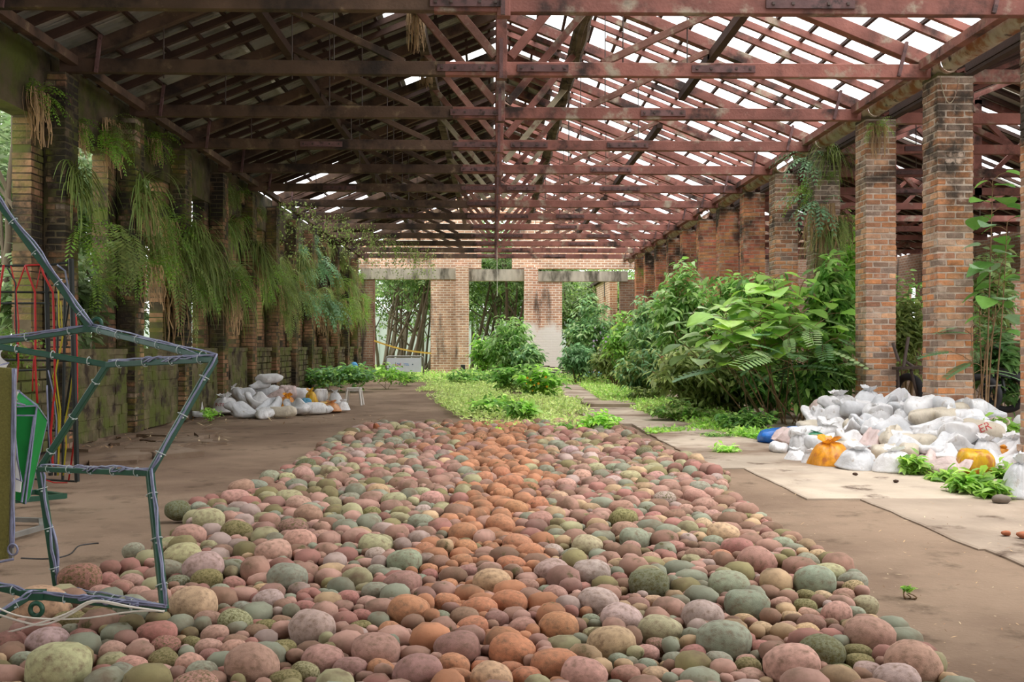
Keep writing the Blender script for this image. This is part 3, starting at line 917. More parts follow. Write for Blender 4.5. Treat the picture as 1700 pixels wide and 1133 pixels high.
# ------------------------------------------------------------ roofs
def build_roof():
    r = random.Random(21)
    yA, yB = -11.5, END + 0.2  # both roofs run on unseen behind the camera to cut light in front
    rf = empty('roof_right', (XR, 13, 6), kind='structure')
    lf = empty('roof_left', (XL, 13, 6), kind='structure')
    half = XE1 - XC
    # rafters: four between neighbouring trusses
    for side, par in ((1, rf), (-1, lf)):
        for k in range(-8, NT):
            for j in range(1, 5):
                y = TY(k) + 3.05 * j / 5 + r.uniform(-.05, .05)
                if y > yB - 0.2 or (k >= 11 and side > 0 and r.random() < .6) or (k == 12 and side < 0 and r.random() < .5): continue
                xe = XC + side * half
                mb = MB()
                zt = 0.17
                xa = XC + side * 0.03
                a = (xa, y + r.uniform(-.04, .04), zroof(xa) + zt); b = (xe + side * 0.12, y, zroof(xe + side * 0.12) + zt)
                if side > 0 and r.random() < 0.06 and k > 0:
                    f = r.uniform(0.15, 0.4); a = (XC + side * half * f, y, zroof(XC + side * half * f) + zt)
                mb.beam(a, b, 0.085, 0.11)
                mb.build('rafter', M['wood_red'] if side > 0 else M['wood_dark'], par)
        # long battens over the rafters
        nb = 13
        for i in range(nb):
            x = XC + side * (0.25 + (half - 0.25) * i / (nb - 1))
            y = yA
            while y < yB:
                L = min(r.uniform(5.5, 6.5), yB - y)
                if L < 0.5: break
                mb = MB()
                mb.beam((x + r.uniform(-.02, .02), y, zroof(x) + 0.255), (x + r.uniform(-.02, .02), y + L, zroof(x) + 0.255), 0.06, 0.055)
                mb.build('batten', M['wood_dark'], par)
                y += L
        # heavy purlins under the slope at the brace heads
        for q, (dx, w, h, mt) in enumerate(((1.62, 0.2, 0.24, 'wood_old'), (3.95, 0.14, 0.16, 'wood_dark'))):
            for k in range(0, NT):
                if side > 0 and q == 1 and k in (3, 7): continue
                x = XC + side * dx
                y0, y1 = TY(k) - 0.05, min(TY(k + 1) + 0.1, END)
                mb = MB()
                z = zroof(x) - 0.16
                if q == 0 and side > 0:
                    n = 6
                    for s in range(3):
                        pts = []
                        for i in range(n + 1):
                            f = i / n
                            pts.append((x + 0.07 * (s - 1) + 0.05 * noise.noise(Vector((f * 4, k * 3.3, s))), y0 + (y1 - y0) * f, z + 0.10 * noise.noise(Vector((f * 3, k * 2.1, s + 7)))))
                        mb.tube(pts, 0.075 + 0.02 * s % 2, 7)
                else:
                    mb.beam((x, y0, z), (x, y1, z + r.uniform(-.03, .03)), w, h)
                mb.build('purlin', M[mt], par)
        # eave plate
        for k in range(0, NT):
            x = XR - 0.12 if side > 0 else XL + 0.05
            mb = MB()
            mb.beam((x, TY(k), ZC + 0.08), (x, min(TY(k + 1), END), ZC + 0.08), 0.14, 0.14)
            mb.build('eave_plate', M['wood_red'] if side > 0 else M['wood_brown_shaded'], par)
    # ridge board
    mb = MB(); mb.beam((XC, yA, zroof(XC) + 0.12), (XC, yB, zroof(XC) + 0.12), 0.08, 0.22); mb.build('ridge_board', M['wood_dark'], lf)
    # corrugated sheets
    protos = []
    W, Ls = 0.66, 1.0
    for v in range(3):
        n = 24
        V = []; F = []
        for i in range(n + 1):
            u = -W / 2 + W * i / n
            zz = 0.022 * math.cos(2 * math.pi * i / 6.0)
            V.append((0.0, u, zz)); V.append((1.0, u, zz))
        for i in range(n): F.append((2 * i, 2 * i + 1, 2 * i + 3, 2 * i + 2))
        protos.append(np_mesh('roof_sheet', V, F, M['sheet'], smooth=True))

    def sheet(par, side, f0, f1, y, dz=0.0):
        xa, xb = XC + side * half * f0, XC + side * half * f1
        za, zb = zroof(xa) + 0.315 + dz, zroof(xb) + 0.315 + dz
        o = bpy.data.objects.new('roof_sheet', r.choice(protos)); COL.objects.link(o); o.parent = par
        d = Vector((xb - xa, 0, zb - za)); L = d.length
        o.location = Vector((xa, y, za)) - Vector(par.location)
        o.rotation_euler = (0, -math.atan2(d.z, abs(d.x)) if side > 0 else math.atan2(d.z, -d.x) if False else 0, 0)
        X = d.normalized(); Yv = Vector((0, 1, 0)); Z = X.cross(Yv)
        R = Matrix((X, Yv, Z)).transposed()
        o.rotation_euler = R.to_euler()
        o.scale = (L, 1, 1)
    n = int((yB - yA) / 0.61)
    for i in range(n):
        y = yA + 0.33 + i * 0.61
        k = (y - 13) / 3.05
        for (f0, f1) in ((0.02, 0.36), (0.34, 0.70), (0.68, 1.06)):
            miss = False
            if f0 < 0.1 and (1.9 < k < 2.6 or 4.0 < k < 4.7 or 4.9 < k < 5.5): miss = r.random() < 0.8
            elif f0 > 0.6 and 6.2 < k < 9: miss = r.random() < 0.75
            elif 5.0 < k < 12: miss = r.random() < 0.14
            if k > 10.6: miss = True
            if not miss: sheet(lf, -1, f0, f1, y, 0.01 * (f0 < 0.3))
        # strip of roofing left along the ridge on the open side
        if 1.4 < k < 8.5 and r.random() < 0.8: sheet(rf, 1, 0.02, 0.21, y)
        if y < 5.0:  # unseen sheets over the camera, added to keep light off the front stones
            for (f0, f1) in ((0.02, 0.36), (0.34, 0.70), (0.68, 1.06)): sheet(rf, 1, f0, f1, y, 0.01 * (f0 < 0.3))
    # second hall roof
    r2 = empty('roof_far_hall', (13.6, 30, 6), kind='structure')
    for side in (1, -1):
        for i in range(0, 30):
            y = 12 + i * 1.35
            if r.random() < 0.12: continue
            xa, xb = 13.6, 13.6 + side * 6.3
            mb = MB()
            f0 = 0 if r.random() < 0.8 else 0.35
            pa = Vector((xa + side * 6.3 * f0, y, 8.7 - 2.6 * f0)); pb = Vector((xb, y, 6.1))
            mb.beam(pa, pb, 1.3, 0.05)
            mb.build('roof_sheet', M['sheet'], r2)
        for k in range(0, NT):
            for j in range(5):
                y = TY(k) + 0.61 * j
                mb = MB(); mb.beam((13.6, y, 8.6), (13.6 + side * 6.3, y, 6.0), 0.08, 0.1)
                mb.build('rafter', M['wood_dark'], r2)


build_roof()


# ------------------------------------------------------------ trusses
def build_truss(k):
    r = random.Random(900 + k)
    y = TY(k)
    lab = {0: 'roof truss crossing the top edge of the picture, nearest to the camera',
           NT - 1: 'last roof truss in front of the end wall gable'}.get(k, 'red painted roof truss, %s one back from the camera' % NAMES[k])
    t = empty('roof_truss', (XC, y, ZC), lab, 'roof truss', 'timber roof trusses of the main hall', 'thing')
    wr = M['wood_red']
    mb = MB(); mb.beam((-6.72, y, ZC + 0.02), (XC - 0.9, y, ZC + r.uniform(-.01, .01)), 0.14, 0.215, ch=0.008); mb.build('tie_beam', M['wood_brown_shaded'], t)
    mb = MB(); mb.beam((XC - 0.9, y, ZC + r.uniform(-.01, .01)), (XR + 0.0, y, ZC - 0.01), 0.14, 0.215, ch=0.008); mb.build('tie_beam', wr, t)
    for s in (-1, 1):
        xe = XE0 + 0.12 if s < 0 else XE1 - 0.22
        mb = MB(); mb.beam((xe, y, zroof(xe)), (XC, y, zroof(XC)), 0.14, 0.2, ch=0.008); mb.build('top_chord', wr if s > 0 else M['wood_brown_shaded'], t)
    mb = MB(); mb.beam((XC - 0.02, y, ZC - 0.16), (XC - 0.02, y, zroof(XC) - 0.05), 0.15, 0.17, up=(1, 0, 0), ch=0.008); mb.build('king_post', wr, t)
    bm = [M['wood_brace'], M['wood_red'], M['wood_brown_shaded'], M['wood_brace']]
    if k in (5, 6, 7): bm[0] = M['wood_pale']
    if k in (4, 6, 8): bm[1] = M['wood_pale']
    for q, (s, a0, a1) in enumerate(((-1, 0.12, 1.72), (1, 0.12, 1.72), (-1, 1.55, 3.95), (1, 1.55, 3.95))):
        if k == 3 and q == 3: continue
        xa, xb = XC + s * a0, XC + s * a1
        mb = MB()
        mb.beam((xa, y, ZC + (0.2 if q < 2 else 0.1)), (xb, y, zroof(xb) - 0.06), 0.1, 0.13 if q < 2 else 0.11, ch=0.006)
        mb.build('brace', bm[q], t)
    # iron straps and splice plates with bolts
    plates = [(XC - 0.55, 0.95), (XC + 0.62, 0.8)] if k % 2 == 1 else [(XC - 0.5, 0.9)]
    plates.append((r.uniform(2.2, 4.6), r.uniform(0.8, 1.3)))
    if r.random() < 0.5: plates.append((r.uniform(-4.5, -2.5), 0.9))
    for (x, L) in plates:
        mb = MB(); mb.box((x, y - 0.085, ZC), (L, 0.035, 0.11))
        pl = mb.build('splice_plate', M['plate'], t)
        mb = MB()
        for d in (-0.42, -0.2, 0.2, 0.42): mb.box((x + d * L, y - 0.11, ZC), (0.035, 0.03, 0.035))
        mb.build('bolts', M['iron'], pl, kind='stuff')
    mb = MB(); mb.box((XC - 0.03, y - 0.135, ZC + 0.14), (0.055, 0.03, 0.62)); mb.build('king_strap', M['plate'], t)
    for s in (-1, 1):
        xe = XR - 0.42 if s > 0 else XL + 0.5
        mb = MB(); mb.beam((xe - 0.1, y - 0.09, ZC - 0.1), (xe + 0.03 * s, y - 0.09, zroof(xe) + 0.12), 0.05, 0.05); mb.build('eave_strap', M['plate'], t)
    # thin hanging rods
    for x in [XC - 5.2, XC - 3.4, XC - 2.6, XC + 1.9, XC + 2.9][:4 + k % 2]:
        x += r.uniform(-.2, .2)
        mb = MB(); mb.tube([(x, y + 0.02, zroof(x) - 0.05), (x, y + 0.02, ZC - r.choice((0.1, 0.16)))], 0.011, 5); mb.build('hanger_rod', M['iron'], t)
    if k == 10:
        mb = MB(); mb.tube([(XC, y, ZC - 0.1), (XC + .01, y, 3.7)], 0.012, 5); mb.build('hanging_cord', M['cable_white'], t)


for k in range(NT):
    build_truss(k)


def build_far_truss(k):
    y = TY(k) + 0.3
    xa, xb, xc = 7.55, 19.8, 13.6
    t = empty('far_hall_truss', (xc, y, ZC), 'red roof truss of the side hall seen between the columns, %s back' % NAMES[k], 'roof truss', 'roof trusses of the side hall', 'thing')
    mb = MB(); mb.beam((xa, y, ZC), (xb, y, ZC), 0.14, 0.2); mb.build('tie_beam', M['wood_red'], t)
    for s in (-1, 1):
        mb = MB(); mb.beam((xc, y, 8.5), (xc + s * 6.2, y, 6.05), 0.14, 0.18); mb.build('top_chord', M['wood_red'], t)
        mb = MB(); mb.beam((xc + s * .1, y, ZC + .2), (xc + s * 1.7, y, 7.7), 0.1, 0.12); mb.build('brace', M['wood_red'], t)
        mb = MB(); mb.beam((xc + s * 2.2, y, ZC + .1), (xc + s * 4.0, y, 6.85), 0.1, 0.12); mb.build('brace', M['wood_red'], t)
        mb = MB(); mb.tube([(xc + s * 3.0, y, ZC), (xc + s * 3.0, y, 7.2)], 0.014, 5); mb.build('hanger_rod', M['iron'], t)
    mb = MB(); mb.beam((xc, y, ZC - .1), (xc, y, 8.5), 0.14, 0.2, up=(1, 0, 0)); mb.build('king_post', M['wood_red'], t)
    mb = MB(); mb.box((9.6 + (k % 3), y - 0.09, ZC), (1.1, 0.03, 0.1)); mb.build('splice_plate', M['plate'], t)


for k in range(1, NT):
    build_far_truss(k)


# gutter, brackets and iron channel over the columns
def build_gutter():
    gx, gz = XR + 0.15, ZC + 0.1
    r = random.Random(5)
    t = empty('gutter', (gx, 12, gz), 'long rusty half-round gutter running along the tops of the brick columns', 'gutter')
    for k in range(0, NT):
        y0, y1 = TY(k) - 0.4, TY(k + 1) - 0.42
        if k in (3, 6): y1 -= 1.3
        if k == NT - 1: y1 = END - 0.2
        mb = MB()
        R = 0.15; n = 10; vs = []; fs = []
        m = 8
        for i in range(m + 1):
            y = y0 + (y1 - y0) * i / m
            for j in range(n + 1):
                a = math.pi + math.pi * 1.15 * j / n - 0.2
                w = 1 + 0.08 * noise.noise(Vector((y * 2, j * 0.3, 0)))
                vs.append((gx + R * w * math.cos(a), y, gz - 0.06 + R * w * math.sin(a) + 0.02 * noise.noise(Vector((y * .7, 1, 2)))))
        for i in range(m):
            for j in range(n): fs.append((i * (n + 1) + j, i * (n + 1) + j + 1, (i + 1) * (n + 1) + j + 1, (i + 1) * (n + 1) + j))
        b = len(vs)
        mb.add(vs, fs)
        mb.ring((gx, y0 + 0.03, gz - 0.06), (0, 1, 0), 0.15, 0.018, 14, 5)
        mb.build('gutter_length', M['rust_gutter'], t, smooth=True)
        for j in range(1, 4):
            mb = MB(); y = TY(k) + 3.05 * j / 4
            if y > END: continue
            mb.beam((XR + 0.02, y, ZC + 0.2), (XR + 0.2, y, ZC + 0.12), 0.05, 0.09); mb.build('bracket', M['plate'], t)
    ch = empty('channel_rail', (XR + 0.5, 12, ZC - 0.1), 'dark iron channel rail running below the gutter from column to column', 'rail')
    for k in range(0, NT):
        y0, y1 = TY(k) + 0.3, min(TY(k + 1) - 0.3, END)
        mb = MB(); mb.beam((XR + 0.5, y0, ZC - 0.12), (XR + 0.5, y1, ZC - 0.12), 0.12, 0.05); mb.beam((XR + 0.45, y0, ZC - 0.02), (XR + 0.45, y1, ZC - 0.02), 0.03, 0.12)
        mb.build('channel', M['wood_dark'], ch)


build_gutter()


# ------------------------------------------------------------ painted stones
import bmesh


def ico(sub):
    bm = bmesh.new(); bmesh.ops.create_icosphere(bm, subdivisions=sub, radius=1)
    V = np.array([v.co[:] for v in bm.verts]); F = np.array([[v.index for v in f.verts] for f in bm.faces]); bm.free()
    return V, F


ICO = {s: ico(s) for s in (1, 2, 3, 4)}


def stone_shape(seed, sub, amp=0.07):
    V, F = ICO[sub]
    W = V.copy()
    r = random.Random(seed); e = r.uniform(0.80, 0.98)
    W = np.sign(W) * np.abs(W) ** e
    W *= (1 / np.max(np.abs(W)))
    for i, v in enumerate(V):
        n = noise.noise(Vector(v * 0.9) + Vector((seed * 3.1, 0, 0))) + 0.35 * noise.noise(Vector(v * 2.2) + Vector((0, seed * 1.7, 0)))
        W[i] *= 1 + amp * 1.6 * n
    return W, F


STONE_COLS = {
    'T': ((196, 128, 92), 'terracotta'), 'P': ((196, 150, 138), 'dusty pink'), 'M': ((158, 116, 110), 'mauve'), 'R': ((170, 112, 106), 'rose red'),
    'L': ((190, 168, 164), 'pale lilac'), 'G': ((140, 154, 134), 'sage green'), 'D': ((102, 114, 88), 'dark green'), 'Y': ((176, 178, 134), 'pale lime'),
    'O': ((138, 134, 88), 'mossy olive'), 'C': ((206, 174, 134), 'cream'), 'B': ((142, 106, 90), 'brown'), 'H': ((176, 132, 118), 'pinkish brown')}

STONE_ALB = 0.92


def stone_rgb(c):
    a = STONE_COLS[c][0]; d = (168, 146, 122)
    return [v * STONE_ALB for v in s2l(*[a[i] * .72 + d[i] * .28 for i in range(3)])[:3]]


S7 = """880,275,135,D;985,270,100,G;1035,335,160,Y;1172,215,145,P;1195,175,125,H;930,405,175,P;1170,385,155,O;1365,185,115,B;1435,220,140,Y;1475,250,135,P;1525,305,145,H;1450,365,155,M;1485,440,170,P;1590,415,110,H;1355,490,185,P;905,505,200,Y;1005,575,205,L;1025,620,155,O;1410,620,205,G;405,620,215,R;725,510,95,C;830,580,140,G;885,640,115,G;960,755,245,C;220,760,270,C;1030,820,150,H;1160,835,175,Y;1330,735,165,L;1550,865,245,L;775,890,190,R;235,930,205,L;50,930,160,R;410,915,145,R;290,1060,320,Y;560,985,150,P;650,1050,160,P;835,945,150,R;810,1020,155,O;940,1050,150,P;935,950,110,O;1065,895,145,P;1030,965,140,P;1040,1005,115,R;1165,935,140,B;1160,980,135,P;1245,1050,280,H;1405,970,130,O;1620,1030,220,P;1500,1095,150,Y;1440,1110,170,O;600,1095,160,G;790,1085,150,P;1000,1095,160,G;120,1030,140,G;325,815,155,O;495,795,135,O;1275,890,125,B;1320,865,115,O;1395,840,120,B;1505,775,125,R;1525,705,115,R;1195,770,110,G;1160,650,110,R;1165,545,105,R;1240,565,90,G;1320,670,120,C;1090,680,100,G;890,700,120,P;650,640,120,P;520,640,110,R;610,665,115,H;690,700,110,P;500,690,130,P;660,480,105,G;850,450,100,Y;1060,430,90,B;1280,370,85,P;1210,230,80,C;1340,120,110,G;1270,160,110,G;1420,130,90,Y;1515,55,105,D;1500,105,115,P"""
S8 = """260,235,125,Y;460,235,130,P;180,195,120,C;390,200,110,Y;45,225,95,G;150,300,95,O;385,285,95,L;390,345,125,G;315,380,95,R;155,450,175,Y;300,450,110,L;170,510,115,L;415,480,120,T;300,545,170,G;300,640,185,M;195,590,100,G;175,680,145,G;330,770,225,T;525,735,140,T;600,395,155,T;615,470,115,T;785,355,150,T;870,440,155,T;930,490,145,T;595,535,120,T;840,555,160,T;840,155,125,T;800,205,100,T;970,260,115,T;860,275,130,T;790,105,100,T;640,55,90,T;885,90,100,T;705,130,105,T;700,185,80,T;1110,155,115,P;1015,160,90,M;1075,215,105,C;1285,225,75,Y;1260,80,95,Y;1345,75,85,G;1190,115,100,P;1340,140,105,L;1430,115,110,Y;1555,120,100,P;1385,275,130,H;1395,325,145,O;1600,230,115,L;1545,320,90,R;1650,310,120,B;1405,380,145,H;1215,450,165,Y;1450,420,155,G;1050,480,110,L;1140,515,120,G;1120,345,95,H;985,335,130,H;1650,465,110,R;1435,470,100,H;1530,530,110,H;1040,585,185,L;1240,600,190,L;745,630,190,C;620,585,115,M;920,665,125,H;600,675,95,L;820,735,195,T;690,760,180,T;525,655,110,T;430,575,100,T;610,820,150,B;650,855,160,T;770,830,130,M;895,865,155,H;785,900,110,H;1075,860,215,T;1000,945,110,T;575,965,235,M;840,985,230,T;1060,1045,245,T;170,975,245,H;170,1070,140,T;240,880,130,T;380,1085,250,M;555,1050,170,T;580,1110,150,T;700,1070,120,T;840,1060,140,T;920,1105,170,T;740,1115,220,C;1200,1100,240,P;30,1050,170,M;1055,705,140,H;1270,735,210,L;1235,830,105,G;1385,810,220,L;1575,865,220,Y;1355,940,245,C;1240,900,100,Y;1525,640,215,D;1490,985,130,P;1370,1030,120,G;1510,1055,115,G;1560,1100,145,C;1410,1105,150,H;1545,740,105,C;1650,1020,120,G;1560,955,120,H;415,895,110,O;490,810,100,G;430,610,90,R;390,620,90,G;250,590,90,G;75,480,90,P;60,580,95,P;30,720,120,R;130,745,110,P;100,810,115,R;95,865,110,O;360,290,80,H;290,215,80,L;540,300,80,B;490,260,75,O"""
S9 = """85,175,115,G;60,215,130,H;105,260,120,H;15,280,85,P;75,320,80,G;145,305,90,P;100,360,100,C;195,400,165,C;150,440,105,G;265,470,165,R;190,515,120,T;365,535,200,H;65,510,120,B;430,430,105,H;495,455,120,G;505,500,125,P;615,535,130,G;665,510,90,C;725,590,165,Y;660,640,210,G;845,635,150,G;840,665,115,C;790,705,115,H;905,745,120,Y;855,790,105,G;760,800,165,P;230,650,205,G;320,745,230,G;615,715,110,O;680,705,105,C;485,755,115,H;435,605,105,R;525,630,110,R;620,795,115,P;610,770,125,O;540,820,110,C;635,850,140,B;300,820,115,C;100,810,215,L;205,945,265,G;390,870,120,C;520,875,115,H;610,890,130,C;685,985,240,D;540,1050,285,P;405,975,135,R;285,1020,110,P;175,1035,145,G;75,995,130,R;925,900,250,H;1115,1045,290,P;865,985,140,O;875,1035,145,O;940,1080,150,L;780,1085,125,O;1060,1125,230,L;320,1060,140,O;340,1110,140,P;320,320,70,O;190,155,75,P;190,180,65,G;260,345,75,H;345,345,80,C"""
S5 = """45,1030,75,C;300,995,70,Y;255,1060,95,G;405,1095,95,T;740,1100,100,T;880,1112,85,T;810,1060,110,T;600,1030,60,G;1235,1105,95,G;1130,1100,90,L;1500,1110,90,D;1570,1112,62,D;955,995,60,P;1390,1070,75,H;180,1075,75,G;110,1115,90,P;365,1105,80,R;450,1105,95,R;530,1090,70,G;690,1040,75,T;1050,1050,70,L;1040,1100,75,P;1320,1090,80,Y;1420,1110,80,R;690,1000,55,P;860,1000,60,C;470,990,60,C"""


def field_edge(y):
    """half extents of the stone field at depth y"""
    L = [(4.2, -2.35), (4.9, -2.42), (5.6, -2.62), (6.2, -2.72), (6.8, -2.78), (7.3, -2.55), (8.0, -2.62), (8.6, -2.55), (9.8, -2.95), (10.2, -2.85), (11.0, -2.62), (12.0, -2.6), (13.5, -2.55), (15.5, -2.62), (17.0, -2.65), (18.6, -2.55), (19.9, -2.2)]
    R = [(4.2, 2.05), (5.0, 2.24), (5.5, 2.22), (6.0, 2.2), (6.6, 2.42), (7.2, 2.46), (7.7, 2.45), (8.2, 2.4), (9.0, 2.43), (10.0, 2.48), (11.0, 2.45), (12.0, 2.8), (13.0, 2.75), (14.6, 2.5), (15.4, 2.6), (16.5, 2.4), (18.0, 2.5), (19.3, 2.3), (19.9, 1.9)]
    return np.interp(y, [a for a, b in L], [b for a, b in L]), np.interp(y, [a for a, b in R], [b for a, b in R])


def build_stones():
    r = random.Random(11)
    big = []
    for txt, (ox, oy) in ((S7, (0, 753)), (S8, (567, 753)), (S9, (1134, 753)), (S5, (567, 380))):
        for e in txt.split(';'):
            cx, cy, w, c = e.split(',')
            px = ox + float(cx) / 2.982; py = oy + float(cy) / 2.982; w = float(w) / 2.982
            flat = 0.74
            t = 2720.0 / ((py - 574) + 0.40 * w)
            a = w * t / 3400.0
            d = ray(px, py)
            big.append([d.x * t, d.y * t, a, c, flat])
    # keep them from cutting deeply into each other
    for it in range(60):
        for i in range(len(big)):
            for j in range(i + 1, len(big)):
                dx = big[j][0] - big[i][0]; dy = big[j][1] - big[i][1]
                if abs(dy) > 0.5 or abs(dx) > 0.5: continue
                dd = math.hypot(dx, dy) + 1e-6; m = 0.93 * (big[i][2] + big[j][2])
                if dd < m:
                    s = (m - dd) * 0.25 / dd
                    big[i][0] -= dx * s * 0.5; big[i][1] -= dy * s * 1.2; big[j][0] += dx * s * 0.5; big[j][1] += dy * s * 1.2
    # small stones filling the field
    grid = {}
    cs = 0.2

    def put(x, y, a):
        grid.setdefault((int(x // cs), int(y // cs)), []).append((x, y, a))

    def clear(x, y, a, tight):
        for i in range(-2, 3):
            for j in range(-2, 3):
                for (u, v, b) in grid.get((int(x // cs) + i, int(y // cs) + j), ()):
                    if (u - x) ** 2 + (v - y) ** 2 < (tight * (a + b)) ** 2: return False
        return True
    for b in big: put(b[0], b[1], b[2])
    fill = []
    for (a0, a1, tries, tight) in ((0.085, 0.115, 9000, 0.95), (0.062, 0.09, 24000, 0.93), (0.045, 0.065, 52000, 0.9), (0.034, 0.046, 50000, 0.86)):
        for _ in range(tries):
            y = r.uniform(4.3, 19.8)
            l, rr = field_edge(y)
            a = r.uniform(a0, a1) * (1.0 + 0.012 * (y - 8))
            x = r.uniform(l + a * .6, rr - a * .6)
            if not clear(x, y, a, tight): continue
            put(x, y, a); fill.append([x, y, a])

    def colour_key(x, y):
        px, py = proj((x, y, 0.05))
        xc = np.interp(py, [712, 800, 900, 1000, 1133], [805, 850, 795, 790, 800]); wd = np.interp(py, [712, 800, 900, 1000, 1133], [70, 75, 95, 150, 120])
        pT = 0.95 * math.exp(-((px - xc) / wd) ** 4)
        if r.random() < pT: return r.choice('TTTTTTTTHB' if py < 960 else 'TTTTTHHMBP')
        return r.choice('PPPPPHHRRRLLGGGYYOOCMB' if px < 800 else 'HHHHPPPBBRRMLGGGYOOCC')
    sizes = sorted(fill, key=lambda f: -f[2] / f[1])
    nb = max(0, 300 - len(big))
    extra = [[f[0], f[1], f[2], colour_key(f[0], f[1]), 0.72] for f in sizes[:nb]]
    rest = sizes[nb:]
    # ---- individual stones
    things = (big + extra)[:300]
    protos = {}
    for i in range(10):
        for key, mat in (('a', M['stone']), ('b', M['stone_moss'])):
            V, F = stone_shape(40 + i, 4 if False else 3)
            protos[(i, key)] = np_mesh('stone', V, F, mat, smooth=True)
    used = set()
    objs = []
    info = []
    for q, (x, y, a, c, fl) in enumerate(things):
        px, py = proj((x, y, a * .7))
        info.append((x, y, a, c, px, py, a * 3400 / y))
    zone_names = []
    for q, (x, y, a, c, fl) in enumerate(things):
        moss = c in 'OD' or r.random() < 0.10
        o = bpy.data.objects.new('stone', protos[(r.randrange(10), 'b' if moss else 'a')]); COL.objects.link(o)
        rx = r.uniform(0.94, 1.04); ry = r.uniform(0.78, 1.0)
        h = a * r.uniform(0.70, 0.84)
        o.scale = (a * rx, a * ry, h)
        o.location = (x, y, h * 0.9)
        o.rotation_euler = (r.uniform(-.12, .12), r.uniform(-.12, .12), r.uniform(-.5, .5))
        g = r.uniform(0.9, 1.1)
        base = stone_rgb(c)
        o.color = tuple(min(1, v * g * r.uniform(.95, 1.05)) for v in base[:3]) + (1,)
        px, py, w = info[q][4:7]
        size = 'huge' if w > 78 else 'large' if w > 56 else 'medium' if w > 38 else 'small'
        # neighbours that can be told apart
        nbr = sorted(((info[j][0] - x) ** 2 + (info[j][1] - y) ** 2, j) for j in range(len(info)) if j != q)[:9]
        zone = ('in the front rows' if py > 1000 else 'in the middle rows' if py > 860 else 'in the far rows' if py > 770 else 'by the grass end')
        lx, rx_ = field_edge(y)
        side = ' at the bare-earth edge' if x < lx + 0.35 else ' at the concrete edge' if x > rx_ - 0.35 else ''
        cname = STONE_COLS[c][1]
        lab = None
        cands = []
        for _, j in nbr:
            jx, jy, ja, jc, jpx, jpy, jw = info[j]
            rel = ('beside' if abs(jpy - py) < 0.35 * (w + jw) * .5 else 'in front of' if jpy < py else 'behind')
            js = 'huge' if jw > 78 else 'large' if jw > 56 else 'medium' if jw > 38 else 'small'
            cands.append('%s a %s %s one' % (rel, js, STONE_COLS[jc][1]))
        body = '%s %s%s stone' % (size, 'moss-stained ' if moss and c not in 'OD' else '', cname)
        for z in (side or ' ' + zone, (side + ' ' + zone).rstrip()):
            for cd in cands:
                l = '%s %s%s' % (body, cd, z if z.startswith(' ') else ' ' + z)
                if l not in used and len(l.replace('-', ' ').split()) <= 16: lab = l; break
            if lab: break
        if lab is None:
            for i1 in range(len(cands)):
                for i2 in range(len(cands)):
                    l = '%s %s, %s' % (body, cands[i1].replace(' one', ''), cands[i2])
                    if i1 != i2 and l not in used: lab = l; break
                if lab: break
        used.add(lab)
        tag(o, lab, 'stone', 'painted stones laid out on the floor', 'thing')
    # ---- the remaining small stones as one mass
    VV = []; FF = []; CC = []; b = 0
    shapes = {s: [stone_shape(70 + i, s, 0.06) for i in range(6)] for s in (1, 2)}
    for (x, y, a) in rest:
        sub = 2 if a / y > 0.0048 else 1
        V, F = r.choice(shapes[sub])
        an = r.uniform(0, 6.28); ca, sa = math.cos(an), math.sin(an)
        sx, sy, sz = a * r.uniform(1.0, 1.2), a * r.uniform(.85, 1.0), a * r.uniform(.7, .95)
        X = V[:, 0] * sx; Yv = V[:, 1] * sy
        lift = r.uniform(0.0, 0.05) if a < 0.07 else 0.0
        W = np.stack([X * ca - Yv * sa + x, X * sa + Yv * ca + y, V[:, 2] * sz + sz * 0.85 + lift], 1)
        VV.append(W); FF.append(F + b); b += len(W)
        c = stone_rgb(colour_key(x, y)); g = r.uniform(.78, 1.05)
        CC.append(np.tile(np.array([c[0] * g, c[1] * g, c[2] * g, 1]), (len(W), 1)))
    o = link_mesh('small_stones', np_mesh('small_stones', np.vstack(VV), np.vstack(FF), M['stone_fill'], np.vstack(CC), smooth=True))
    tag(o, 'small painted stones packed between the larger ones', 'stones', kind='stuff')
    print('stones', len(big), len(extra), len(rest))
    # two curled brown leaves lying on the stones
    for (px, py, s, lab) in ((627, 722, 1.0, 'curled brown leaf standing upright on the far stones'), (653, 729, .8, 'flat curled brown leaf lying on the far stones beside the upright one')):
        p = P(px, py, 18.3); mb = MB(); n = 8
        vs = []; fs = []
        for i in range(n + 1):
            f = i / n; wd = 0.11 * s * math.sin(math.pi * min(.97, f + .03)) ** .7
            for j, q in enumerate((-1, -.4, .4, 1)):
                if s == 1.0: vs.append((p.x + q * wd * .7 + .1 * (f - .5), p.y + .05 * q * q, p.z - 0.1 + .28 * (1 - f) + .03 * abs(q)))
                else: vs.append((p.x + .36 * (f - .5), p.y + q * wd, p.z - .05 + .06 * q * q + .05 * math.sin(f * 3)))
        for i in range(n):
            for j in range(3): fs.append((i * 4 + j, i * 4 + j + 1, i * 4 + j + 5, i * 4 + j + 4))
        mb.add(vs, fs); o = mb.build('dry_leaf', M['dryleaf'], smooth=True); tag(o, lab, 'leaf')


build_stones()


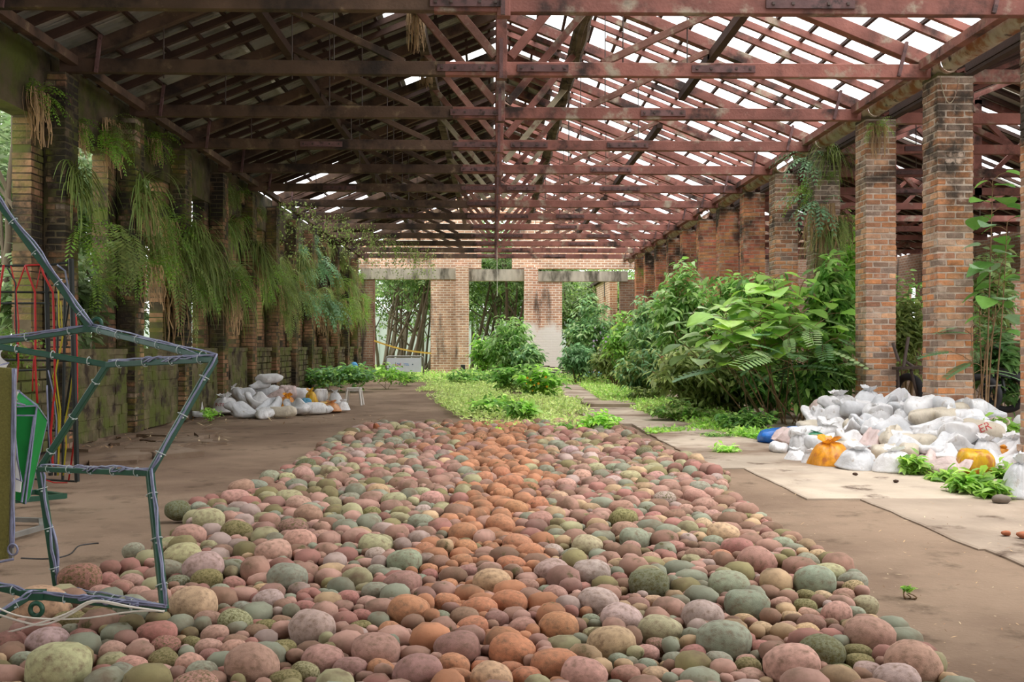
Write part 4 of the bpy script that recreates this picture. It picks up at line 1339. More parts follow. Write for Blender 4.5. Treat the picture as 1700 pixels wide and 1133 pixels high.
# ------------------------------------------------------------ sacks
def sack_mesh(kind, seed, mat):
    r = random.Random(seed)
    nu, nv = 56, 30
    V = []; F = []
    ph = [r.uniform(0, 6.28) for _ in range(8)]
    lean = (r.uniform(-.25, .25), r.uniform(-.2, .2))

    def ridge(p, s):
        return (1 - abs(noise.noise(p * s + Vector((seed * 1.3, 0, 0))))) ** 3
    for i in range(nv + 1):
        f = i / nv
        for j in range(nu):
            a = 2 * math.pi * j / nu
            if kind == 'tied':
                if f < 0.74:
                    g = f / 0.74
                    rad = (1 - g ** 2.0) ** .8 * .88 + .12
                    if g < .22: rad *= .74 + .26 * math.sin(math.pi / 2 * g / .22)
                    z = 0.80 * (1 - math.cos(math.pi * g)) / 2
                    neck = max(0, (g - 0.55) / 0.45)
                    if g > 0.93: rad = max(rad, 0.16)
                    rad = max(rad, 0.15)
                    fold = neck ** 1.3
                else:
                    g = (f - 0.74) / 0.26
                    rad = 0.15 + 0.30 * g ** 1.2
                    z = 0.80 + 0.20 * g * (1 + .3 * math.sin(a * 2 + ph[0]))
                    fold = 1.0
                rad *= 1 + fold * (0.13 * (abs(math.sin(4.5 * a + ph[1] + 1.2 * f + .5 * math.sin(a))) - .6) + 0.10 * (abs(math.sin(8 * a + ph[2] + .8 * math.sin(2 * a))) - .6))
            else:
                g = f
                rad = (math.sin(math.pi * (0.04 + 0.93 * g))) ** 0.45
                z = 0.62 * (1 - math.cos(math.pi * g)) / 2
                fold = 0.4 + 0.4 * g
                rad *= 1 + 0.09 * math.sin(2 * a + ph[3]) + 0.06 * math.sin(3 * a + ph[4] + 2 * f)
            ex = 1.0 if kind == 'tied' else 1.15
            x = rad * math.cos(a) * ex; y = rad * math.sin(a) * (0.92 if kind == 'tied' else .8)
            if kind == 'open':
                # one end drawn out to a flat standing mouth
                if x > 0.55: 
                    q = (x - .55) / .6
                    y *= (1 + 0.35 * q); x = .55 + (x - .55) * (1 - .55 * q) + .1 * q; z = z + .38 * q * (z / .62) ** .5
            if kind == 'flap':
                q = max(0, z / .62 - .55) / .45
                x += 0.75 * q; z += 0.42 * q * (0.35 + 0.65 * math.sin(2 * a + ph[5])); y *= 1 - .35 * q
            p = Vector((x, y, z))
            n = noise.noise(p * 1.5 + Vector((seed, 3, 1)))
            # creases run along the sack, from the neck or mouth down its sides
            q1 = Vector((math.cos(a) * 2.6, math.sin(a) * 2.6, f * 1.3 + seed))
            q2 = Vector((math.cos(a) * 5.5, math.sin(a) * 5.5, f * 2.2 + seed * 2))
            c1 = (1 - abs(noise.noise(q1))) ** 4; c2 = (1 - abs(noise.noise(q2))) ** 4
            k = 0.13 * (c1 - .35) + 0.07 * (c2 - .35) + 0.05 * ridge(p, 2.3)
            sc = 1 + (0.12 if kind == 'tied' else .2) * n + k * ((0.3 if kind == 'tied' else .1) + 0.9 * fold * (1 if kind == 'tied' else .5))
            x *= sc; y *= sc; z *= (1 + 0.5 * (sc - 1))
            x += lean[0] * z * z; y += lean[1] * z * z
            V.append((x, y, max(z, 0.0)))
    for i in range(nv):
        for j in range(nu):
            F.append((i * nu + j, i * nu + (j + 1) % nu, (i + 1) * nu + (j + 1) % nu, (i + 1) * nu + j))
    me = bpy.data.meshes.new('sack')
    F.append(tuple(range(nu - 1, -1, -1)))
    if kind != 'tied': F.append(tuple((nv) * nu + j for j in range(nu)))
    me.from_pydata(V, [], F)
    me.polygons.foreach_set('use_smooth', np.ones(len(me.polygons), dtype=bool))
    me.materials.append(mat); me.update()
    return me


SACKS = {}
for kd in ('tied', 'slump', 'open', 'flap'):
    for i in range(4):
        SACKS[(kd, i)] = sack_mesh(kd, 31 + i * 7 + len(kd), M['sack'])
for i in range(3):
    SACKS[('plain', i)] = sack_mesh('tied' if i < 2 else 'slump', 91 + i * 5, M['sack_film_plain'])
    SACKS[('film', i)] = sack_mesh('tied' if i < 2 else 'slump', 91 + i * 5, M['sack_film'])

SACK_LABELS = set()
MADE_A = {}
SCOL = {'w': ((236, 236, 236), 'white'), 'g': ((220, 222, 224), 'greyish white'), 'i': ((214, 204, 184), 'cream'), 'b': ((52, 122, 206), 'blue'), 'o': ((232, 160, 44), 'orange-yellow'),
        'y': ((226, 182, 40), 'yellow'), 'p': ((218, 196, 190), 'pinkish white'), 'n': ((60, 140, 100), 'green'), 'r': ((214, 90, 60), 'red'), 'a': ((96, 164, 196), 'pale blue'), 't': ((150, 118, 98), 'brown'), 'e': ((206, 150, 96), 'ochre')}
KNAME = {'tied': 'tied', 'slump': 'slumped', 'open': 'open-mouthed', 'flap': 'twisted', 'film': 'thin plastic'}


def sack(px, py_base, w, kd, c, grp, extra, zlift=0.0, Y=None, hs=1.0, rot=None, vi=None):
    """px, py_base: where its foot stands in the photo (or at depth Y, raised to zlift)"""
    p = G(px, py_base) if Y is None else P(px, py_base, Y)
    t = p.y
    a = w * t / 3400.0
    n = 3 if kd == 'film' else 4
    o = bpy.data.objects.new('sack', SACKS[('plain' if kd == 'film' and c in 'bnra' else kd, 2 if c == 'b' else vi if vi is not None else rnd.randrange(n))]); COL.objects.link(o)
    fy = 1.0 if kd in ('tied', 'film') else 0.9
    o.scale = (a * (1.0 if kd != 'open' else .85), a * fy, a * hs * {'tied': 1.25, 'film': 1.3, 'slump': 1.6, 'flap': 1.25, 'open': 1.45}[kd])
    o.location = (p.x, p.y + a * 0.7, zlift if Y is None else p.z)
    o.rotation_euler = (rnd.uniform(-.12, .12), rnd.uniform(-.12, .12), rot if rot is not None else rnd.uniform(0, 6.28))
    g = rnd.uniform(.92, 1.04)
    o.color = tuple(min(1, v * g) for v in s2l(*SCOL[c][0])[:3]) + (1,)
    lab = extra
    SACK_LABELS.add(lab)
    tag(o, lab, 'sack', grp, 'thing')
    return o


def sack_print(o, text, mat, px, py, size, rot=0.0):
    """flat lettering laid on the side of the sack that faces the hall"""
    cu = bpy.data.curves.new('print', 'FONT'); cu.body = text; cu.size = size; cu.align_x = 'CENTER'; cu.align_y = 'CENTER'; cu.resolution_u = 2
    tmp = bpy.data.objects.new('print_tmp', cu); COL.objects.link(tmp)
    bpy.context.view_layer.update()
    dg = bpy.context.evaluated_depsgraph_get()
    me0 = bpy.data.meshes.new_from_object(tmp.evaluated_get(dg))
    bm = bmesh.new(); bm.from_mesh(me0); bmesh.ops.triangulate(bm, faces=bm.faces[:]); bmesh.ops.subdivide_edges(bm, edges=bm.edges[:], cuts=1)
    bpy.data.objects.remove(tmp)
    mw = Matrix.LocRotScale(o.location, o.rotation_euler, o.scale)
    mesh = o.data
    tree = BVHTree.FromPolygons([mw @ v.co for v in mesh.vertices], [tuple(p.vertices) for p in mesh.polygons])
    c = P(px, py, o.location.y - 1.2)
    inv = mw.inverted()
    ok = []
    for v in bm.verts:
        q = Matrix.Rotation(rot, 3, 'Z') @ v.co
        a = Vector((c.x + q.x, c.y, c.z + q.y))
        d = (a - Vector((0, 0, CAMH))).normalized()
        hit = tree.ray_cast(a - d * 1.0, d)
        if hit[0] is None: ok.append(False); v.co = Vector((0, 0, 0)); continue
        ok.append(True)
        v.co = inv @ (hit[0] - d * 0.006)
    bm.verts.ensure_lookup_table()
    bad = [v for v, k in zip(bm.verts, ok) if not k]
    bmesh.ops.delete(bm, geom=bad, context='VERTS')
    me = bpy.data.meshes.new('printed_lettering'); bm.to_mesh(me); bm.free(); me.materials.append(mat)
    ch = link_mesh('printed_lettering', me, o)
    ch['kind'] = 'stuff'
    return ch


def build_sacks():
    global rnd
    # -------- pile by the mossy wall : px, foot y, width, kind, colour, label
    A = [
        (322, 690, 30, 'open', 'w', 1.5, 'white flat sack with a blue mark leaning in the weeds, end of the wall-side pile'),
        (303, 676, 24, 'slump', 'w', .8, 'small white sack half hidden in weeds, behind the leaning flat one'),
        (330, 694, 24, 'slump', 'g', .8, 'small grey-white sack low in the weeds, below the leaning flat one'),
        (372, 688, 50, 'tied', 'w', 1.0, 'white sack with red printed lettering, end of the wall-side pile'),
        (402, 694, 44, 'flap', 'g', .9, 'crumpled grey-white sack just beyond the red-lettered one, front of the pile'),
        (436, 695, 42, 'slump', 'w', .7, 'low crumpled white sack in front of the folded pale one'),
        (440, 690, 50, 'flap', 'g', .9, 'folded greyish sack behind the cream one, middle of the wall-side pile'),
        (468, 694, 40, 'slump', 'i', .9, 'cream sack with a dark fold, front of the wall-side pile'),
        (492, 689, 46, 'flap', 'w', .9, 'large white sack draped over, beyond the cream one'),
        (520, 688, 34, 'slump', 'w', 1.1, 'smooth white rounded sack next to the orange film bag'),
        (536, 687, 26, 'slump', 'w', .9, 'small smooth white sack between the rounded one and the orange film bag'),
        (549, 682, 34, 'film', 'e', .8, 'orange translucent bag at the stool end of the wall-side pile'),
        (540, 676, 34, 'film', 'y', .8, 'yellow translucent bag lying behind the orange one near the stool'),
        (567, 679, 26, 'tied', 'w', 1.1, 'white tied sack closest to the white stool'),
        (556, 668, 26, 'tied', 'g', 1.4, 'grey-white knotted sack behind the yellow bag near the stool'),
        (530, 664, 30, 'open', 'w', 1.5, 'white sack with a tall flat mouth, behind the yellow bag'),
        (516, 668, 24, 'film', 'y', 1.6, 'yellow peaked bag standing over the pale blue one'),
        (506, 670, 22, 'slump', 'a', 1.1, 'pale blue bag under the yellow peaked one'),
        (492, 662, 36, 'slump', 'w', 1.2, 'white sack with orange specks, back of the wall-side pile'),
        (476, 662, 38, 'slump', 'p', 1.3, 'pinkish white bundled sack at the back, beyond the tall stack'),
        (472, 676, 34, 'film', 'o', 1.1, 'bright orange-yellow knotted bag in the middle of the wall-side pile'),
        (448, 680, 30, 'film', 'e', .9, 'ochre bag with a red corner, beneath the white pointed sack'),
        (446, 672, 14, 'film', 'r', 1.2, 'small red bag poking out beside the ochre one'),
        (430, 678, 36, 'flap', 'w', 1.3, 'white pointed sack with a leaf on it, middle of the pile'),
        (456, 668, 34, 'flap', 'p', 1.2, 'pinkish draped sack below the tall grey stack'),
        (412, 674, 46, 'flap', 'g', 1.1, 'long grey-white sack sloping down, behind the crumpled front ones'),
        (384, 664, 34, 'tied', 'w', 1.3, 'white sack with an upright tuft, behind the red-lettered one'),
        (403, 660, 24, 'flap', 'i', 1.3, 'small cream sack with raised end, behind the sloping grey one'),
        (418, 660, 28, 'slump', 't', .9, 'brown sack tucked behind the sloping grey one'),
        (440, 662, 44, 'slump', 'g', 1.1, 'grey sack, lowest of the tall stack at the back of the pile'),
    ]
    grp = 'sacks heaped along the mossy wall'
    for e in A:
        px, fy, w, kd, c, hs, lab = e
        if fy >= 686: o = sack(px, fy, w, kd, c, grp, lab, 0, None, hs)
        else:
            # those further back lie a little higher, on the lower layer
            Y = 24.2 + (686 - fy) * 0.09
            o = sack(px, fy + 4, w, kd, c, grp, lab, 0, Y, hs)
            o.location.z = max(0, o.location.z)
        MADE_A[lab] = o
    o = sack(428, 646, 34, 'flap', 'g', grp, 'grey crumpled sack in the tall stack, lower of its top two', 0, 26.0, .9)
    o = sack(444, 637, 34, 'slump', 'w', grp, 'white sack on the very top of the tall stack by the wall', 0, 26.0, .9)
    # -------- pile by the columns
    grp = 'sacks heaped before the brick columns'
    F = [
        (1306, 738, 96, 'film', 'b', .62, 'blue plastic sack lying at the shrub end of the big pile'),
        (1312, 733, 44, 'slump', 'i', .9, 'cream sack resting against the blue one'),
        (1296, 753, 46, 'slump', 'w', .7, 'small white sack with blue inside, in front of the blue one'),
        (1325, 766, 40, 'tied', 'w', .8, 'white sack with a green lining, front edge near the blue one'),
        (1330, 762, 24, 'film', 'n', .8, 'small green plastic bag at the front edge of the big pile'),
        (1352, 771, 40, 'tied', 'w', .9, 'white striped sack between the green bag and the ochre sack'),
        (1386, 776, 78, 'film', 'o', .9, 'orange and yellow translucent sack at the front edge, bulging'),
        (1434, 783, 82, 'tied', 'g', .8, 'smooth grey-white tied sack beyond the orange front sack'),
        (1494, 788, 76, 'tied', 'w', .9, 'white tied sack with a small yellow mark, front edge behind weeds'),
        (1577, 792, 74, 'flap', 'p', .7, 'pinkish white low sack beside the yellow tied one'),
        (1628, 792, 72, 'film', 'y', 1.45, 'bright yellow tied sack with orange neck, front of the big pile'),
        (1675, 778, 82, 'flap', 'w', .9, 'big white folded sack beyond the yellow tied one'),
        (1705, 832, 72, 'tied', 'g', 1.6, 'grey-white sack cut by the picture edge, alone in front'),
        (1532, 772, 64, 'flap', 'g', 1.2, 'grey sack with dark green fold, second row behind the front weeds'),
        (1476, 752, 46, 'film', 'o', 1.3, 'orange film bag standing between two white sacks, second row'),
    ]
    made = {}
    for px, fy, w, kd, c, hs, lab in F:
        made[lab] = sack(px, fy, w, kd, c, grp, lab, 0, None, hs)
    # rows behind, each with a look and a place of its own
    looks = [('tied', 'w'), ('flap', 'w'), ('slump', 'w'), ('flap', 'g'), ('open', 'w'), ('slump', 'g'), ('tied', 'g'), ('flap', 'w'), ('slump', 'i'), ('open', 'g'), ('flap', 'p'), ('tied', 'w'), ('flap', 'g'), ('open', 'w')]
    names = ['knotted', 'rumpled', 'flattened', 'creased', 'gaping', 'sagging', 'bunched', 'twisted', 'bulging', 'puckered']
    used = {}

    def heap(px, g):
        """depth and height of the heap's surface, g running from its front foot to its back"""
        yf = np.interp(px, [1290, 1330, 1400, 1500, 1600, 1700], [16.6, 15.0, 13.9, 13.2, 12.9, 12.9])
        yb = np.interp(px, [1290, 1400, 1500, 1540, 1700], [18.6, 18.2, 17.0, 15.5, 15.3])
        top = np.interp(px, [1290, 1340, 1420, 1560, 1640, 1700], [.12, .42, .66, .74, .6, .5])
        return yf + (yb - yf) * g, top * g ** .75
    ROWN = ['second row', 'third row', 'fourth row', 'fifth row', 'sixth row', 'seventh row', 'back row']
    for q, rn in enumerate(ROWN):
        g = .14 + .86 * q / 6
        xa, xb = np.interp(g, [0, 1], [1312, 1345]), np.interp(g, [0, 1], [1700, 1650])
        n = int((xb - xa) / 34)
        for i in range(n):
            px = xa + (xb - xa) * (i + rnd.uniform(.25, .75)) / n
            Y, z = heap(px, min(1, g + rnd.uniform(-.05, .05)))
            kd, c = rnd.choice(looks)
            names = {'tied': ['knotted', 'bunched', 'gathered', 'tied'], 'flap': ['rumpled', 'twisted', 'creased', 'folded'], 'slump': ['sagging', 'flattened', 'slumped', 'plump'], 'open': ['gaping', 'open-mouthed', 'wide-mouthed', 'half-empty']}[kd]
            m = names[rnd.randrange(len(names))]
            place = ('by the shrubs' if px < 1380 else 'before the slimmer column' if px < 1450 else 'before the gap between columns' if px < 1520 else 'before the mossy-topped column' if px < 1620 else 'towards the cut column')
            colr = SCOL[c][1]
            for tr in range(12):
                base = '%s %s sack, %s of the big pile, %s' % (m, colr, rn, place)
                if base not in SACK_LABELS: break
                m = names[(names.index(m) + 1) % len(names)]
            o = sack(px, 700, rnd.uniform(46, 66), kd, c, grp, base, 0, Y, rnd.uniform(.75, 1.05))
            o.location.y -= .2
            o.location.z = max(0, z - .16 + rnd.uniform(-.03, .05))
    S = [
        (1612, 668, 40, 'open', 'w', 1.3, 19.6, 'white flat bag standing upright beside the foot of the mossy-topped column'),
        (1630, 712, 90, 'slump', 'i', .7, 17.6, 'cream sack with red printed lettering, high on the big pile'),
        (1590, 716, 80, 'open', 'w', .9, 17.0, 'long white sack with green stripes, beside the red-lettered one'),
        (1455, 678, 60, 'open', 'w', .8, 19.6, 'white sack with a blue corner band on the pile top'),
        (1450, 700, 44, 'flap', 'w', .9, 18.5, 'white sack with blue letters on its flank, upper pile'),
        (1478, 722, 60, 'flap', 'i', .9, 16.9, 'grey-cream draped sack over a green bag, middle of the pile'),
        (1500, 730, 36, 'film', 'n', .9, 16.4, 'pale green film bag under the grey-cream draped sack'),
        (1535, 734, 40, 'slump', 'w', .7, 16.5, 'white sack with blue wave print, middle of the pile'),
        (1590, 706, 40, 'film', 'e', .5, 17.3, 'orange film bag peeping between white sacks, upper pile'),
        (1655, 738, 28, 'film', 'o', .9, 16.3, 'small orange bag behind the big white folded sack'),
        (1352, 724, 48, 'film', 'y', .6, 17.0, 'pale yellow bag behind the blue sack'),
        (1350, 712, 34, 'film', 'n', .6, 17.6, 'green bag lying behind the pale yellow one'),
        (1700, 700, 44, 'open', 'w', 1.4, 15.0, 'white upright sack mouth cut by the picture edge, upper pile'),
    ]
    for px, py, w, kd, c, hs, Y, lab in S:
        best = min((abs(proj((0, heap(px, q / 40)[0], heap(px, q / 40)[1] + .08))[1] - py), q / 40) for q in range(41))[1]
        Y, z = heap(px, best)
        o = sack(px, 700, w, kd, c, grp, lab, 0, Y, hs)
        o.location.y -= .25
        o.location.z = max(0, z - .08)
        made[lab] = o
    return made, grp


MADE, _ = build_sacks()
MADE.update(MADE_A)
for key, txt, mat, px, py, sz, rt in (
        ('cream sack with red printed lettering, high on the big pile', 'SERVIC', 'ink_red', 1645, 706, .15, .4),
        ('white sack with red printed lettering, end of the wall-side pile', 'INTEGRAL', 'ink_red', 374, 673, .1, -.05),
        ('white sack with blue letters on its flank, upper pile', 'OA', 'ink_blue', 1447, 688, .2, -.2),
        ('white sack with blue wave print, middle of the pile', '~~', 'ink_blue', 1535, 718, .25, .1),
        ('white sack with a blue corner band on the pile top', 'I', 'ink_blue', 1490, 672, .26, -1.0)):
    try:
        if txt: sack_print(MADE[key], txt, M[mat], px, py, sz, rt)
    except Exception as e:
        print('print failed', key, e)


# ------------------------------------------------------------ light sculptures by the camera
def wob(a, b, n=14, amp=0.012, off=(0, 0, 0), seed=0, turns=0.0, R=0.0):
    a = Vector(a); b = Vector(b); d = (b - a)
    dn = d.normalized(); s = dn.cross(Vector((0.1, 1, 0.2))).normalized(); u = s.cross(dn)
    pts = []
    for i in range(n + 1):
        f = i / n
        p = a + d * f + Vector(off)
        p += s * amp * noise.noise(Vector((f * 5, seed, 0))) * 2 + u * amp * noise.noise(Vector((f * 5, seed, 9))) * 2
        if turns:
            p += (s * math.cos(turns * 6.283 * f + seed) + u * math.sin(turns * 6.283 * f + seed)) * R
        pts.append(p)
    return pts


def build_light_frame():
    N = {'A': P(-34, 292, 6.85), 'B': P(152, 546, 6.95), 'C': P(357, 597, 5.9), 'D': P(178, 606, 6.5), 'E': P(-60, 576, 7.1), 'Q': P(-60, 566, 6.6),
         'F': P(66, 779, 6.6), 'G': P(249, 786, 5.75), 'H': P(95, 977, 6.6), 'I': P(273, 1012, 5.5), 'J': P(52, 988, 5.45), 'K': P(-50, 1050, 5.3), 'L': P(-60, 962, 5.6)}
    t = empty('light_sculpture', (N['G'].x, N['G'].y, 0), 'open dark green steel frame wound with clear light cable, standing over the stones', 'sculpture')
    bars = [('A', 'B', .045), ('E', 'B', .04), ('Q', 'D', .036), ('B', 'C', .036), ('D', 'C', .036), ('D', 'F', .036), ('C', 'G', .04), ('F', 'G', .034), ('F', 'H', .04), ('G', 'I', .042), ('H', 'I', .03), ('J', 'I', .036), ('J', 'K', .036), ('L', 'J', .034)]
    sd = 0
    for a, b, w in bars:
        mb = MB(); mb.beam(N[a], N[b], w, w, ch=0.004); mb.build('bar', M['frame_green'], t)
    for a, b, w in bars:
        sd += 1
        pa, pb = N[a], N[b]
        L = (pb - pa).length
        d = (pb - pa).normalized()
        if (a, b) not in (('D', 'F'), ('Q', 'D')):
            mb = MB()
            o = Vector((0.012, -w * .62, w * .45))
            for q in range(2):
                tw = 0.0; R = 0
                mb.tube(wob(pa, pb, max(10, int(L / .08)), .010, o + Vector((.006 * q, 0, .012 * q)), sd + q * 17, tw, R), 0.0058, 5)
            if (a, b) in (('F', 'G'), ('J', 'I'), ('D', 'C')):
                mid0 = pa + (pb - pa) * .35; mid1 = pa + (pb - pa) * .8
                for q in range(3): mb.tube(wob(mid0, mid1, 26, .008, o, sd + q * 5, 2.0, .014), 0.005, 5)
            mb.build('light_cable', M['cable_clear'], t, smooth=True)
        n = max(2, int(L / 0.24))
        for i in range(n):
            p = pa + (pb - pa) * ((i + .5) / n)
            mb = MB(); mb.ring(p + Vector((0, -.004, .004)), d + Vector((.08, 0, .1)), w * .74, 0.003, 14, 5)
            mb.box(p + Vector((.01, -w * .9, -.01)), (.008, .014, .008))
            mb.build('cable_tie', M['tie'], t)
    for n, off in (('B', (0.035, 0, .035)), ('J', (.04, -.03, -.07))):
        c = N[n] + Vector(off)
        mb = MB(); mb.ring(c, (0.1, 1, 0), .033, .013, 20, 8); mb.build('mounting_ring', M['frame_green'], t, smooth=True)
        mb = MB(); mb.beam(N[n] + Vector((-.05, 0, 0)), N[n] + Vector((.07, 0, .0)), .05, .05); mb.build('gusset', M['frame_green'], t)
    # loose white cable over the stones
    cb = MB()
    pts = [P(-20, 1015, 5.34), P(30, 1031, 5.34), P(70, 1038, 5.34), P(110, 1024, 5.34), P(155, 1000, 5.34), P(200, 1006, 5.34), P(272, 1016, 5.34)]

    def smooth(ps, k=5):
        out = []
        for i in range(len(ps) - 1):
            p0 = ps[max(0, i - 1)]; p1 = ps[i]; p2 = ps[i + 1]; p3 = ps[min(len(ps) - 1, i + 2)]
            for q in range(k):
                f = q / k
                out.append(0.5 * ((2 * p1) + (p2 - p0) * f + (2 * p0 - 5 * p1 + 4 * p2 - p3) * f * f + (3 * p1 - p0 - 3 * p2 + p3) * f ** 3))
        out.append(ps[-1]); return out
    cb.tube(smooth(pts), .006, 6)
    cb.tube(smooth([P(-20, 1060, 5.34), P(50, 1040, 5.34), P(110, 1020, 5.34), P(155, 998, 5.34), P(215, 1008, 5.34)]), .006, 6)
    cb.tube(smooth([P(-10, 1007, 5.34), P(40, 1025, 5.34), P(130, 1028, 5.34), P(220, 1016, 5.34), P(273, 1015, 5.34)]), .005, 6)
    cb.build('white_cable', M['cable_white'], t, smooth=True)
    # thin cable on the floor and a bowed cable by the rear leg
    o = MB()
    o.tube(smooth([G(35, 930) + Vector((0, 0, .012)), G(80, 931) + Vector((0, 0, .012)), G(115, 924) + Vector((0, 0, .012)), G(130, 910) + Vector((0, 0, .012)), G(150, 906) + Vector((0, 0, .012)), G(164, 905) + Vector((0, 0, .012))]), .006, 5)
    tag(o.build('floor_cable', M['cable_black']), 'thin dark cable lying on the bare earth behind the green frame', 'cable')
    o = MB(); o.tube(smooth([P(84, 870, 6.62), P(92, 895, 6.6), P(96, 925, 6.6), P(94, 960, 6.6)]), .010, 6)
    o.build('light_cable', M['cable_clear'], t, smooth=True)


build_light_frame()


def build_lanterns():
    # olive board panel
    t = empty('panel_lantern', (P(0, 930, 7.5).x, 7.5, 0), 'olive sanded board lantern panel with cable along its edge, cut by the picture edge', 'lantern')
    c = [P(-75, 606, 7.5), P(18, 612, 7.5), P(13, 928, 7.5), P(-75, 940, 7.5)]
    mb = MB()
    b = [p + Vector((0, .07, 0)) for p in c]
    mb.add([tuple(p) for p in c + b], [(0, 3, 2, 1), (4, 5, 6, 7), (0, 1, 5, 4), (1, 2, 6, 5), (2, 3, 7, 6), (3, 0, 4, 7)])
    mb.build('board', M['olive'], t)
    mb = MB()
    for q in range(3):
        mb.tube(wob(c[1] + Vector((.02 + .008 * q, -.01, 0)), c[2] + Vector((.03 + .006 * q, -.01, .08)), 22, .006, (0, 0, 0), q), .008, 5)
    mb.ring(c[2] + Vector((.045, -.02, .07)), (.2, 1, 0), .04, .008, 16, 5)
    mb.tube([c[2] + Vector((.05, -.02, .0)), c[2] + Vector((.0, -.02, -.01)), P(-20, 938, 7.45)], .01, 5)
    mb.build('edge_cable', M['cable_clear'], t, smooth=True)
    mb = MB(); mb.beam(c[1] + Vector((0, .03, 0)), c[2] + Vector((0, .03, 0)), .035, .05); mb.build('edge_bar', M['grey_steel'], t)
    mb = MB()
    g0, g1, g2, g3 = G(0, 900), G(70, 880), G(68, 868), G(10, 866)
    for p, q in ((g0, g1), (g1, g2), (g2, g3)): mb.beam(p + Vector((0, 0, .02)), q + Vector((0, 0, .02)), .04, .04)
    mb.build('base_frame', M['grey_steel'], t)
    mb = MB(); mb.beam(g3 + Vector((0, 0, .02)), c[2] + Vector((-.2, .06, .1)), .04, .04); mb.build('foot_strut', M['grey_steel'], t)
    # green lantern with white and grey cloth
    Y = 10.0
    t = empty('cloth_lantern', (P(40, 830, Y).x, Y, 0), 'green cloth lantern with white and grey cloth faces, behind the olive panel', 'lantern')

    def panel(name, pts, mat, th=.012):
        mb = MB(); n = len(pts)
        c = [Vector(p) for p in pts]; cc = sum(c, Vector()) / n
        bk = [p + Vector((0, th, 0)) for p in c]
        mb.add([tuple(p) for p in c + bk], [tuple(range(n - 1, -1, -1)), tuple(range(n, 2 * n))] + [(i, (i + 1) % n, (i + 1) % n + n, i + n) for i in range(n)])
        mb.build(name, M[mat], t)
    q = lambda x, y, Y: P(x, y, Y)
    top = q(32, 650, 10.2); r1 = q(62, 674, 9.8); r2 = q(79, 698, 10.2); b1 = q(43, 836, 9.9); b0 = q(16, 828, 10.0); l1 = q(-8, 662, 9.8); l2 = q(10, 676, 9.75); b2 = q(50, 824, 10.2)
    panel('green_face', [l2, r1, b1, b0], 'green_cloth')
    panel('green_face', [r1, r2, b2, b1], 'green_cloth')
    panel('green_top', [l1, top, r1, l2], 'green_cloth')
    panel('green_face', [top, q(62, 672, 10.6), r2, r1], 'green_cloth')
    for a, b in ((l2, r1), (r1, b1), (b1, b0), (r1, r2), (r2, b2), (b2, b1), (l1, top), (top, r1), (q(58, 690, 9.8), q(37, 834, 9.88)), (q(20, 690, 9.72), q(60, 690, 9.75))):
        mb = MB(); mb.beam(a + Vector((0, -.012, 0)), b + Vector((0, -.012, 0)), .014, .014); mb.build('rib', M['cable_clear'] if b is not b0 else M['frame_green'], t)
    panel('white_face', [q(-4, 640, 9.5), q(12, 652, 9.5), q(22, 700, 9.55), q(28, 760, 9.6), q(35, 800, 9.6), q(33, 818, 9.6), q(14, 814, 9.55), q(4, 740, 9.5)], 'white_cloth', .02)
    mb = MB(); mb.tube([q(12, 652, 9.47), q(22, 700, 9.52), q(28, 760, 9.57), q(36, 800, 9.57), q(16, 790, 9.5)], .012, 5); mb.build('rib', M['cable_clear'], t, smooth=True)
    # rolled grey cloth, ribbed
    for i in range(4):
        f = i / 3
        a = q(-14 + 16 * f, 588 + 50 * f, 9.2); b = q(6 + 27 * f, 580 + 70 * f, 9.4)
        a2 = q(-14 + 16 * (f + .33), 588 + 50 * (f + .33), 9.2); b2_ = q(6 + 27 * (f + .3), 582 + 70 * (f + .3), 9.4)
        mb = MB(); vs = []; fs = []
        n = 8
        for j in range(n + 1):
            g = j / n
            for (u, v) in ((a, a2), (b, b2_)):
                p = u + (v - u) * g
                vs.append(tuple(p + Vector((0, -.10 * math.sin(math.pi * g), 0))))
        for j in range(n): fs.append((2 * j, 2 * j + 1, 2 * j + 3, 2 * j + 2))
        mb.add(vs, fs); mb.build('grey_fold', M['grey_cloth'], t, smooth=True)
        mb = MB(); mb.tube([a2, (a2 + b2_) / 2 + Vector((0, -.05, -.02)), b2_], .01, 5); mb.build('rib', M['cable_clear'], t, smooth=True)
    mb = MB()
    for p, r_ in ((G(5, 838), G(108, 829)), (G(108, 829), G(60, 822)), (G(60, 822), G(0, 826))): mb.beam(p + Vector((0, 0, .03)), r_ + Vector((0, 0, .03)), .05, .05)
    mb.build('base_frame', M['frame_green'], t)
    mb = MB(); mb.beam(G(30, 833) + Vector((0, 0, 0)), b1 + Vector((-.06, .02, .25)), .04, .04); mb.build('stand_post', M['frame_green'], t)


build_lanterns()


